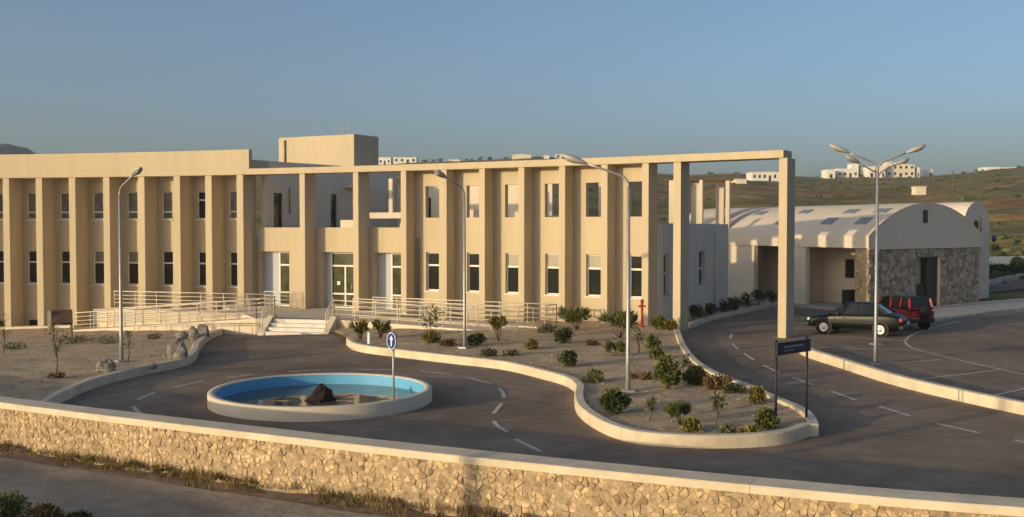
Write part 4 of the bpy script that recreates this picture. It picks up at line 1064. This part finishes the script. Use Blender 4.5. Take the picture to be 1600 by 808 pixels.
# ------------------------------------------------------------------ plants
def leaf(mb, p, d, l, wd, rr):
    """one folded leaf"""
    d = d.normalized(); a = d.cross(Vector((rr.uniform(-1, 1), rr.uniform(-1, 1), rr.uniform(-1, 1)))).normalized(); n_ = d.cross(a)
    m_ = p + d * l * .5
    mb.add([p, m_ + a * wd * .5 + n_ * wd * .15, p + d * l, m_ - a * wd * .5 + n_ * wd * .15], [(0, 1, 2, 3)])
def shrub(pos, w_, h, mt, label, style='round', seed=0, group=None, n=None, lf=0.075, name='shrub', cat='shrub'):
    rr = random.Random(seed); pos = Vector(pos)
    o = thing(name, pos, label, cat, group)
    st = MB(); fo = MB()
    if style == 'sapling':
        hh = h * 0.62; tip = pos + Vector((rr.uniform(-.06, .06), rr.uniform(-.06, .06), hh))
        st.tube([pos - Vector((0, 0, .08)), pos.lerp(tip, .5) + Vector((.03, 0, 0)), tip, tip + Vector((.02, .03, h * .25))], [.024, .02, .014, .006], 6)
        cl = []
        for k in range(10):
            a = rr.uniform(0, 6.28); e = tip + Vector((math.cos(a) * w_ * .38 * rr.random() ** .5, math.sin(a) * w_ * .38 * rr.random() ** .5, rr.uniform(-.12, .36) * h)); cl.append((e, w_ * .2))
            st.tube([tip - Vector((0, 0, rr.uniform(0, .25) * h)), e], [.010, .004], 4)
        nn_ = n or 150
    elif style == 'low':
        cl = [(pos + Vector((rr.uniform(-.5, .5) * w_ * .8, rr.uniform(-.5, .5) * w_ * .6, h * rr.uniform(.2, .55))), w_ * .18) for _ in range(12)]
        for c, _ in cl: st.tube([pos - Vector((0, 0, .05)), c], [.012, .005], 4)
        nn_ = n or 420
    elif style == 'spiky':
        cl = []
        for k in range(9):
            a = rr.uniform(0, 6.28); r0 = rr.uniform(.1, 1) ** .7; e = pos + Vector((math.cos(a) * w_ * .42 * r0, math.sin(a) * w_ * .42 * r0, h * rr.uniform(.35, .8)))
            st.tube([pos - Vector((0, 0, .06)), e], [.018, .008], 5); cl.append((e, w_ * .15))
        nn_ = n or 380
    else:
        cl = []
        for k in range(20):
            a = rr.uniform(0, 6.28); t = rr.uniform(-.5, 1); r0 = math.sqrt(max(0.05, 1 - max(0, t) ** 2)) * rr.uniform(.35, .85)
            c = pos + Vector((math.cos(a) * w_ * .42 * r0, math.sin(a) * w_ * .42 * r0, h * max(.12, .40 + .42 * t * rr.uniform(.6, 1)))); cl.append((c, w_ * .15 * rr.uniform(.7, 1.2)))
        for c, _ in cl[:6]: st.tube([pos - Vector((0, 0, .08)), c], [.02, .008], 5)
        nn_ = n or 900
    zmin = pos.z + .01
    for k in range(nn_):
        c, r_ = cl[rr.randrange(len(cl))]
        v = Vector((rr.gauss(0, 1), rr.gauss(0, 1), rr.gauss(0, 1))).normalized() * r_ * rr.uniform(.35, 1.15)
        p = c + v; p.z = max(p.z, zmin)
        d = v.normalized() * .8 + Vector((rr.uniform(-.6, .6), rr.uniform(-.6, .6), rr.uniform(-.1, .9)))
        L_ = lf * rr.uniform(.7, 1.5)
        if style == 'spiky': L_ *= 2.0; d = (p - (pos + Vector((0, 0, h * .25)))).normalized() + Vector((rr.uniform(-.3, .3), rr.uniform(-.3, .3), rr.uniform(0, .5)))
        leaf(fo, p, d, L_, L_ * (.5 if style != 'spiky' else .22), rr)
    st.build('stem', 'bark', o); f = fo.build('foliage', mt, o, recalc=False)
    return o
def soil_at(px, py):
    p = G(px, py, .2); p.z = soil_z(p.x, p.y); return p
GI = 'shrubs planted on the island'
PL = [ # px, py, width px, height px, leaf, style, label
 (563, 530, 30, 28, 'leaf_yellow', 'spiky', 'yellow-green bush at the rounded end of the island'),
 (594, 528, 34, 26, 'leaf_yellow', 'spiky', 'loose yellow-green bush between bollard and ramp wall'),
 (674, 536, 38, 20, 'leaf_yellow', 'round', 'low olive bush under the bare sapling by the ramp'),
 (670, 530, 44, 56, 'leaf_green', 'sapling', 'thin leafy sapling before the ramp railing'),
 (745, 540, 36, 22, 'leaf_dark', 'round', 'dark round bush just right of the island lamp by the ramp'),
 (779, 532, 30, 42, 'leaf_yellow', 'spiky', 'upright yellow-green plant before the ramp end'),
 (761, 557, 26, 14, 'leaf_grey', 'low', 'low grey-green tuft near the kerb below the dark round bush'),
 (831, 546, 26, 14, 'leaf_yellow', 'round', 'small yellow-green cushion on bare soil beyond the ramp'),
 (798, 556, 20, 8, 'leaf_grey', 'low', 'tiny grey tuft on bare soil between lamp and cushion'),
 (882, 536, 38, 27, 'leaf_dark', 'round', 'dense dark green ball-shaped bush before the fins'),
 (902, 515, 54, 34, 'leaf_green', 'spiky', 'spreading spiky green bush against the fins'),
 (890, 572, 38, 24, 'leaf_dark', 'round', 'dark bush below the ball-shaped bush'),
 (932, 596, 48, 18, 'leaf_green', 'low', 'low spreading green bush near the inner bend of the kerb'),
 (959, 556, 28, 24, 'leaf_green', 'spiky', 'small open green bush left of the thin sapling'),
 (998, 552, 18, 42, 'leaf_grey', 'sapling', 'thin bare sapling below the hydrant'),
 (968, 528, 62, 46, 'leaf_green', 'spiky', 'large green bush left of the red hydrant'),
 (1020, 545, 30, 26, 'leaf_green', 'round', 'rounded green bush under the hydrant path'),
 (1026, 562, 26, 22, 'leaf_green', 'round', 'green bush joining the tallest shrub'),
 (1043, 607, 54, 66, 'leaf_green', 'round', 'tallest leafy green shrub in the middle of the island'),
 (1064, 590, 26, 36, 'leaf_grey', 'sapling', 'grey sapling beside the tallest shrub'),
 (1088, 601, 46, 34, 'leaf_green', 'round', 'broad green bush by the kerb of the drive'),
 (1122, 608, 46, 28, 'leaf_brown', 'low', 'brown withered bush by the kerb of the drive'),
 (961, 646, 58, 38, 'leaf_dark', 'round', 'large dark bush at the foot of the island lamp'),
 (962, 622, 40, 14, 'leaf_yellow', 'low', 'low yellowish bush behind the lamp foot'),
 (1013, 657, 20, 34, 'leaf_grey', 'sapling', 'tiny twiggy sapling right of the lamp foot'),
 (1117, 660, 38, 50, 'leaf_grey', 'sapling', 'young tree with thin yellow-green crown on the island'),
 (1062, 664, 34, 34, 'leaf_green', 'spiky', 'green leafy bush near the front kerb'),
 (1080, 674, 34, 22, 'leaf_yellow', 'round', 'yellow-green bush close to the front kerb'),
 (1182, 630, 30, 32, 'leaf_yellow', 'round', 'bright yellow-green round bush near the direction board'),
 (1198, 669, 42, 36, 'leaf_green', 'round', 'green bush at the foot of the direction board'),
 (1146, 614, 36, 10, 'leaf_dark', 'low', 'dark creeping plant along the kerb of the drive'),
 (1138, 675, 30, 10, 'leaf_grey', 'low', 'flat tuft on the soil before the young tree'),
 (1168, 678, 30, 10, 'leaf_yellow', 'low', 'flat yellow tuft near the front kerb by the board'),
 (1030, 515, 30, 26, 'leaf_green', 'round', 'green bush right of the red hydrant'),
 (1046, 516, 26, 18, 'leaf_yellow', 'round', 'yellow flowering bush at the foot of the freestanding column'),
 (925, 540, 20, 6, 'leaf_brown', 'low', 'flat dry tuft right of the ball-shaped bush'),
 (1003, 592, 34, 8, 'leaf_brown', 'low', 'flat dry tuft left of the tallest shrub'),
 (700, 540, 24, 8, 'leaf_brown', 'low', 'flat dry tuft left of the lamp by the ramp'),
 (852, 520, 30, 16, 'leaf_grey', 'low', 'grey tuft at the end of the ramp'),
]
for i, (px, py, wp, hp_, mt, style, lab) in enumerate(PL):
    p = soil_at(px, py); k_ = p.y / 1600
    big = wp * hp_ > 1100
    shrub(p, wp * k_ * .9, hp_ * k_ * .88, mt, lab, style, 100 + i, GI, lf=0.06 + 0.0011 * p.y, n=(1900 if style == 'round' else 210 if style == 'sapling' else 800) if big else None, cat='tree' if 'tree' in lab or 'sapling' in lab else 'shrub', name='sapling' if style == 'sapling' else 'shrub')
GB = 'shrubs in the bed under the end wall'
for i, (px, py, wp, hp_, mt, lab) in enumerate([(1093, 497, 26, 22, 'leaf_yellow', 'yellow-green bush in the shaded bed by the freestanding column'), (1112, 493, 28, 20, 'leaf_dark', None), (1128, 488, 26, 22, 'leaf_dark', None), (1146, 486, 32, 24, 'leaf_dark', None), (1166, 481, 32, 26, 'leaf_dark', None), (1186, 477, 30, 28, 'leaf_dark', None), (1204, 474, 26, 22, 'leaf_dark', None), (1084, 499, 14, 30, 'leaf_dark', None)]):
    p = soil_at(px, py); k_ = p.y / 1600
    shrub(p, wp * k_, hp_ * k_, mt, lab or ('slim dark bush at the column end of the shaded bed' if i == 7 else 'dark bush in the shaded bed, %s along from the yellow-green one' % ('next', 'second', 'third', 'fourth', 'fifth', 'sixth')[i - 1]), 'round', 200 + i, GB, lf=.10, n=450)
GS = 'saplings in the bare garden'
for i, (px, py, wp, hp_, mt, style, lab) in enumerate([(88, 590, 34, 84, 'leaf_grey', 'sapling', 'thin sapling in the bare garden before the notice board'), (6, 552, 30, 60, 'leaf_grey', 'sapling', 'thin sapling at the foot of the left wing'), (199, 566, 16, 50, 'leaf_grey', 'sapling', 'bare sapling right behind the garden lamp'), (86, 591, 22, 6, 'leaf_brown', 'low', 'dry tuft at the foot of the garden sapling'),
        (107, 537, 34, 8, 'leaf_dark', 'low', 'flat dark plant before the notice board'), (128, 533, 28, 7, 'leaf_brown', 'low', 'flat brown plant right of the notice board'), (170, 537, 44, 12, 'leaf_dark', 'low', 'spreading dark ground plant before the ramp'), (240, 530, 24, 8, 'leaf_brown', 'low', 'flat brown plant before the ramp wall'), (20, 545, 34, 10, 'leaf_dark', 'low', 'low dark weeds at the foot of the left wing')]):
    p = soil_at(px, py); k_ = p.y / 1600
    shrub(p, wp * k_, hp_ * k_, mt, lab, style, 300 + i, GS if style == 'sapling' else 'ground plants in the bare garden', n=90 if style == 'sapling' else 260, cat='tree' if style == 'sapling' else 'plant', name='sapling' if style == 'sapling' else 'plant', lf=.07)

# ------------------------------------------------------------------ boulders
def boulder(px, py, wp, hp_, label, seed, flat=1.0):
    p = soil_at(px, py); k_ = p.y / 1600; w_, h = wp * k_, hp_ * k_
    bm = bmesh.new(); bmesh.ops.create_icosphere(bm, subdivisions=3, radius=1.0)
    for v in bm.verts:
        n1_ = noise.noise(v.co * 1.1 + Vector((seed * 3.1, 0, 0))); n2_ = noise.noise(v.co * 2.6 + Vector((0, seed * 1.7, 0)))
        v.co *= 1 + .42 * n1_ + .18 * n2_
        v.co = Vector((v.co.x * w_ * .52, v.co.y * w_ * .42 * flat, v.co.z * h * .52 + h * .36))
    me = bpy.data.meshes.new('boulder'); bm.to_mesh(me); bm.free(); me.materials.append(M_['boulder'])
    o = bpy.data.objects.new('boulder', me); C.objects.link(o); o.location = p
    return tag(o, label, 'rock', 'boulders in the bare garden')
boulder(278, 562, 30, 36, 'large pale leaning boulder beside the winding kerb', 1)
boulder(303, 530, 14, 24, 'narrow upright boulder left of the tan boulder', 2)
boulder(317, 527, 20, 24, 'tan upright boulder where the kerb meets the ramp wall', 3)
boulder(284, 530, 18, 12, 'flat dark boulder behind the large pale one', 4)
boulder(165, 582, 26, 22, 'mossy tan boulder at the foot of the garden lamp', 5)
boulder(240, 576, 12, 8, 'small dark rock between lamp and pale boulder', 6)
boulder(261, 561, 12, 10, 'small stone leaning on the large pale boulder', 7)

# ------------------------------------------------------------------ loose stones and weeds that nobody could count
rr = random.Random(31); mb = MB()
def pip(poly, x, y):
    c = False; n = len(poly); j = n - 1
    for i in range(n):
        if (poly[i][1] > y) != (poly[j][1] > y) and x < (poly[j][0] - poly[i][0]) * (y - poly[i][1]) / (poly[j][1] - poly[i][1]) + poly[i][0]: c = not c
        j = i
    return c
ipl = island_poly + [(7, 44), (3, 50), (-6, 52), (-8, 48)]
cnt = 0
while cnt < 2200:
    if rr.random() < .55: x, y = rr.uniform(-9, 9), rr.uniform(21, 48); ok = pip(ipl, x, y)
    else: x, y = rr.uniform(-24, -9), rr.uniform(24, 52); ok = pip(left_poly, x, y)
    if not ok: cnt += 0.02; continue
    s = rr.uniform(.012, .05) * (1.6 if rr.random() < .1 else 1); z = soil_z(x, y)
    M = Matrix.Rotation(rr.uniform(0, 6), 3, 'Z'); a, b, c_ = s, s * rr.uniform(.6, 1), s * rr.uniform(.4, .8)
    mb.add([M @ Vector(q) + Vector((x, y, z)) for q in ((a, 0, 0), (0, b, 0), (-a, 0, 0), (0, -b, 0), (.1 * a, .1 * b, c_), (0, 0, -c_))], [(0, 1, 4), (1, 2, 4), (2, 3, 4), (3, 0, 4), (1, 0, 5), (2, 1, 5), (3, 2, 5), (0, 3, 5)])
    cnt += 1
o = mb.build('loose_stones', 'pebble', recalc=False); tag(o, 'small loose stones strewn over the planting soil', 'stones', kind='stuff')
def tufts(mb, pts, rr, h0, h1, blades, spread):
    for (x, y, z) in pts:
        h = rr.uniform(h0, h1)
        for _ in range(blades):
            p = Vector((x + rr.gauss(0, spread), y + rr.gauss(0, spread), z)); d = Vector((rr.gauss(0, .4), rr.gauss(0, .4), 1)).normalized()
            w_ = Vector((rr.uniform(-1, 1), rr.uniform(-1, 1), 0)).normalized() * .007
            m_ = p + d * h * .6; t = p + d * h * rr.uniform(.8, 1.2) + Vector((d.x, d.y, -.3)) * h * .25
            mb.add([p - w_, p + w_, m_ + w_ * .7, t, m_ - w_ * .7], [(0, 1, 2, 4), (4, 2, 3)])
mbd, mbg, mbb = MB(), MB(), MB()
for k in range(620):
    u = rr.uniform(0, cum[-1]); p, d = along(u); dens = noise.noise(Vector((u * .45, 3, 0))) + .15
    if rr.random() > .35 + dens: continue
    off = .05 + abs(rr.gauss(0, .28)); q = p + Vector((d.y, -d.x)) * off; z = near_z(q.x, q.y)
    tufts(rr.choice((mbd, mbd, mbb, mbg)), [(q.x, q.y, z)], rr, .05, .2, 20, .05)
for k in range(420):   # verge at the foot of the bank
    x = rr.uniform(-16, -3); y = wall_y(x) - rr.uniform(4.1, 6.0); tufts(rr.choice((mbd, mbg, mbb)), [(x, y, near_z(x, y))], rr, .1, .4, 26, .09)
tag(mbd.build('dry_weeds', 'dry_grass', recalc=False), 'dry straw-coloured weeds along the foot of the stone wall', 'weeds', kind='stuff')
tag(mbg.build('green_weeds', 'leaf_green', recalc=False), 'green weeds along the foot of the stone wall', 'weeds', kind='stuff')
tag(mbb.build('brown_weeds', 'leaf_brown', recalc=False), 'brown withered weeds along the foot of the stone wall', 'weeds', kind='stuff')
for i, (px, py, wp, hp_, mt, lab) in enumerate([(18, 822, 80, 46, 'leaf_green', 'dark green bush on the verge of the dirt road'), (70, 826, 60, 34, 'dry_grass', 'brown dry bush on the verge of the dirt road'), (122, 826, 46, 20, 'leaf_dark', 'low dark bush on the verge beside the dry bush')]):
    p = G(px, py); p.z = near_z(p.x, p.y); k_ = p.y / 1600
    shrub(p, wp * k_, hp_ * k_, mt, lab, 'round', 400 + i, 'bushes on the road verge', lf=.05, n=1500)

# ------------------------------------------------------------------ hillside: scrub, walls, houses
def findD(px, y):
    D = 66.0; best = None
    while D < 520:
        z = hz(HX(px, D), D) - .2; yy = 355 - (z - CAM_Z) * 1600 / D
        if yy <= y: return D
        D += 1.0
    return 518.0
rr = random.Random(77); mb = MB()
base = [Vector(q) for q in ((1, 0, 0), (.3, .95, 0), (-.8, .6, 0), (-.8, -.6, 0), (.3, -.95, 0), (.55, .2, .6), (-.2, .55, .65), (-.45, -.3, .6), (.2, -.5, .7), (0, 0, 1))]
bf = [(0, 1, 5), (1, 6, 5), (1, 2, 6), (2, 7, 6), (2, 3, 7), (3, 8, 7), (3, 4, 8), (4, 5, 8), (4, 0, 5), (5, 6, 9), (6, 7, 9), (7, 8, 9), (8, 5, 9)]
def bush(mb, x, y, z, s, hs):
    for q in range(rr.choice((2, 3, 3))):
        M = Matrix.Rotation(rr.uniform(0, 6.28), 3, 'Z'); sc = s * rr.uniform(.4, 1); ox, oy = rr.gauss(0, s * .5), rr.gauss(0, s * .5)
        mb.add([M @ Vector((v.x * sc * rr.uniform(.7, 1.3), v.y * sc * rr.uniform(.7, 1.3), v.z * sc * hs * rr.uniform(.7, 1.3))) + Vector((x + ox, y + oy, z - .05)) for v in base], bf)
k = 0
while k < 2300:
    D = 68 + 440 * rr.random() ** 1.25; px = rr.uniform(1000, 1700) if rr.random() < .8 else rr.uniform(560, 1000); x = HX(px, D)
    if D < 78 and px < 1545: continue
    row = noise.noise(Vector((x * .012, D * .035, 5.5)))
    k += 1
    if row < rr.uniform(-.1, .35): continue
    bush(mb, x, D, hz(x, D) - .2, rr.uniform(.35, 1.1), rr.uniform(.6, 1.1))
tag(mb.build('hillside_scrub', 'field_bush', recalc=False), 'green scrub and vines dotted over the hillside fields', 'scrub', kind='stuff')
def house(px0, px1, ytop, D, mt, label, nwin=3, group='white houses on the hillside', dep=9.0, rz=0.0, arch=False, extra=None):
    x0, x1 = HX(px0, D), HX(px1, D); xm = (x0 + x1) / 2; zt = HZ(ytop, D); zb = min(hz(x, D) for x in (x0, xm, x1)) - .2
    W = x1 - x0; o = thing('house', (xm, D, zb), label, 'house', group)
    zb0 = zb - 2.0; H = zt - zb
    wl_ = MB().box((xm, D + dep / 2, (zb0 + zt) / 2), (W, dep, zt - zb0)).build('wall', mt, o)
    MB().box((xm, D + dep / 2, zt + .12), (W + .2, dep + .2, .25)).build('roof', mt, o)
    for k in range(nwin):
        xx = x0 + W * (k + .5) / nwin; ww = min(1.3, W / nwin * .4); fl = [1.2] if H < 4.6 else [1.2, 4.3]
        for j, z0 in enumerate(fl):
            if z0 + 1.2 > H: continue
            nm, hh, zc = ('door', 2.0, 1.0) if (k == nwin // 2 and j == 0) else ('window', 1.2, z0 + .5)
            MB().box((xx, D - .02, zb + .2 + zc), (ww, .12, hh)).build(nm, 'glass_dark', o)
    for (a, b, yt) in (extra or []):
        xa, xb = HX(a, D), HX(b, D); z2 = HZ(yt, D)
        MB().box(((xa + xb) / 2, D + dep * .45, (zb + z2) / 2), (xb - xa, dep * .7, z2 - zb)).build('upper_block', mt, o)
    return o
house(1291, 1304, 266, 500, 'house_white', 'small white cube house with a dark arch at the end of the hilltop row', 1)
house(1307, 1340, 264.5, 505, 'house_white', 'stepped white hilltop house with a taller end block', 4, extra=[(1330, 1341, 256)])
house(1344, 1353, 260, 508, 'house_cream', 'narrow cream house between the white hilltop houses', 1)
house(1356, 1366, 261, 500, 'house_white', 'narrow white hilltop house left of the paired one', 1)
house(1369, 1382, 260.5, 500, 'house_white', 'white hilltop house beside the large cream one', 2)
house(1384, 1428, 258, 504, 'house_cream', 'large cream hilltop house with flat roofs on the ridge', 5, extra=[(1386, 1394, 253), (1396, 1413, 254)])
house(1431, 1436, 263, 505, 'house_white', 'tiny white house at the right end of the hilltop row', 1)
house(1448, 1456, 266, 512, 'house_white', 'single far white house right of the hilltop row', 1)
house(1540, 1560, 262, 512, 'house_white', 'long low white house on the right-hand ridge', 3); house(1566, 1600, 262.5, 514, 'house_white', 'pair of low white houses behind the right-hand fields', 4)
d_ = findD(1198, 283); house(1174, 1222, 270, d_, 'house_white', 'long white house seen through the freestanding frame', 6, extra=[(1195, 1210, 268.5)])
d_ = findD(1100, 284); house(1098, 1118, 281, d_, 'house_white', 'low white shed seen under the rear frame', 2)
house(1150, 1166, 281, findD(1158, 287), 'house_cream', 'small cream shed left of the long white house', 2)
d_ = findD(1438, 305); house(1431, 1446, 293, d_, 'house_cream', 'cream field hut in the middle of the hillside', 1, dep=3)
house(592, 611, 247, 500, 'house_white', 'white flat roof showing just above the beam beside the tower', 3); house(615, 651, 247, 495, 'house_white', 'long white roof showing above the beam', 4)
house(800, 830, 243, 505, 'house_cream', 'cream house on the hump above the right wing', 4, extra=[(806, 822, 241)]); house(850, 858, 244, 505, 'house_white', 'tiny white house right of the cream house on the hump', 1)
house(868, 884, 242, 508, 'house_cream', 'cream house behind the lamp head on the hump', 2); house(700, 720, 250, 508, 'house_cream', 'low brownish house among trees above the beam', 2)
# ridge trees
for i, px in enumerate([664, 676, 688, 728, 738, 750, 766, 790, 842, 862, 1274, 1344, 1456, 1110, 1150, 1530, 1590, 1505]):
    D = 506.0; x = HX(px, D); z = hz(x, D) - .3; h = rr.uniform(1.4, 2.7); tr = thing('ridge_tree', (x, D, z), 'small dark tree on the skyline ridge', 'tree', 'trees on the skyline')
    MB().tube([(x, D, z - .3), (x, D, z + h * .5)], [.18, .1], 5).build('trunk', 'bark', tr)
    fo = MB()
    for _ in range(7): bush(fo, x + rr.gauss(0, h * .35), D + rr.gauss(0, .4), z + h * rr.uniform(.15, .65), h * .3, 1.0)
    fo.build('crown', 'field_bush', tr, recalc=False)
# white retaining wall, road and bushes beyond the vaults
def onhill(px, y, dz=0.0): D = findD(px, y); x = HX(px, D); return Vector((x, D, hz(x, D) - .2 + dz))
q = [onhill(1530, 417), onhill(1575, 416), onhill(1640, 414)]
MB().sweep([Vector(p.xy) for p in q], [(0, -1), (0, .75), (.3, .75), (.3, -1)], lambda x, y: hz(x, y) - .2).build('retaining_wall', 'house_white')
tag(bpy.data.objects['retaining_wall'], 'low white retaining wall in the field beyond the vaults', 'wall')
for i, px in enumerate((1546, 1556, 1566, 1577, 1588, 1598)):
    p = onhill(px, 432 + (i % 2) * 3); shrub(p, 1.3, 1.0, 'leaf_dark', 'dark bush in the row below the white retaining wall', 'round', 500 + i, 'bushes beyond the vaults', lf=.16, n=380)
pa = [onhill(px, y) for px, y in ((1535, 452), (1600, 438), (1680, 425))]; pb = [onhill(px, y) for px, y in ((1680, 444), (1600, 456), (1535, 463))]
sheet('back_road', [tuple(p.xy) for p in pa + pb], 'asphalt', lambda x, y: hz(x, y) - .12, 1.0)
MB().sweep([Vector(p.xy) for p in pa], [(0, -.3), (0, .3), (.5, .3), (.5, -.3)], lambda x, y: hz(x, y) - .12).build('back_kerb', 'concrete')
tag(bpy.data.objects['back_kerb'], kind='structure')
# utility poles in the fields
for px, y, h in ((1487, 305, 5.5),):
    p = onhill(px, y); po = thing('field_pole', p, 'thin wooden pole standing in the field behind the vaults', 'pole')
    MB().tube([p - Vector((0, 0, .3)), p + Vector((0, 0, h))], .09, 6).build('pole', 'wood_brown', po); MB().bar(p + Vector((-.5, 0, h - .3)), p + Vector((.5, 0, h - .3)), .08).build('cross_arm', 'wood_brown', po)

# ------------------------------------------------------------------ air
HAZE = 0.00035
if HAZE:
    hm = bpy.data.materials.new('haze'); hm.use_nodes = True; nt = hm.node_tree; nt.nodes.remove(nt.nodes['Principled BSDF'])
    pv = nt.nodes.new('ShaderNodeVolumePrincipled'); pv.inputs['Density'].default_value = HAZE; pv.inputs['Color'].default_value = (0.78, 0.87, 1.0, 1); pv.inputs['Anisotropy'].default_value = 0.2
    nt.links.new(pv.outputs[0], nt.nodes['Material Output'].inputs['Volume']); M_['haze'] = hm
    hb = MB().box((100, 550, 18), (3000, 1300, 112)).build('haze', 'haze'); tag(hb, kind='stuff'); hb['label'] = 'pale evening haze in the air'; hb['category'] = 'haze'
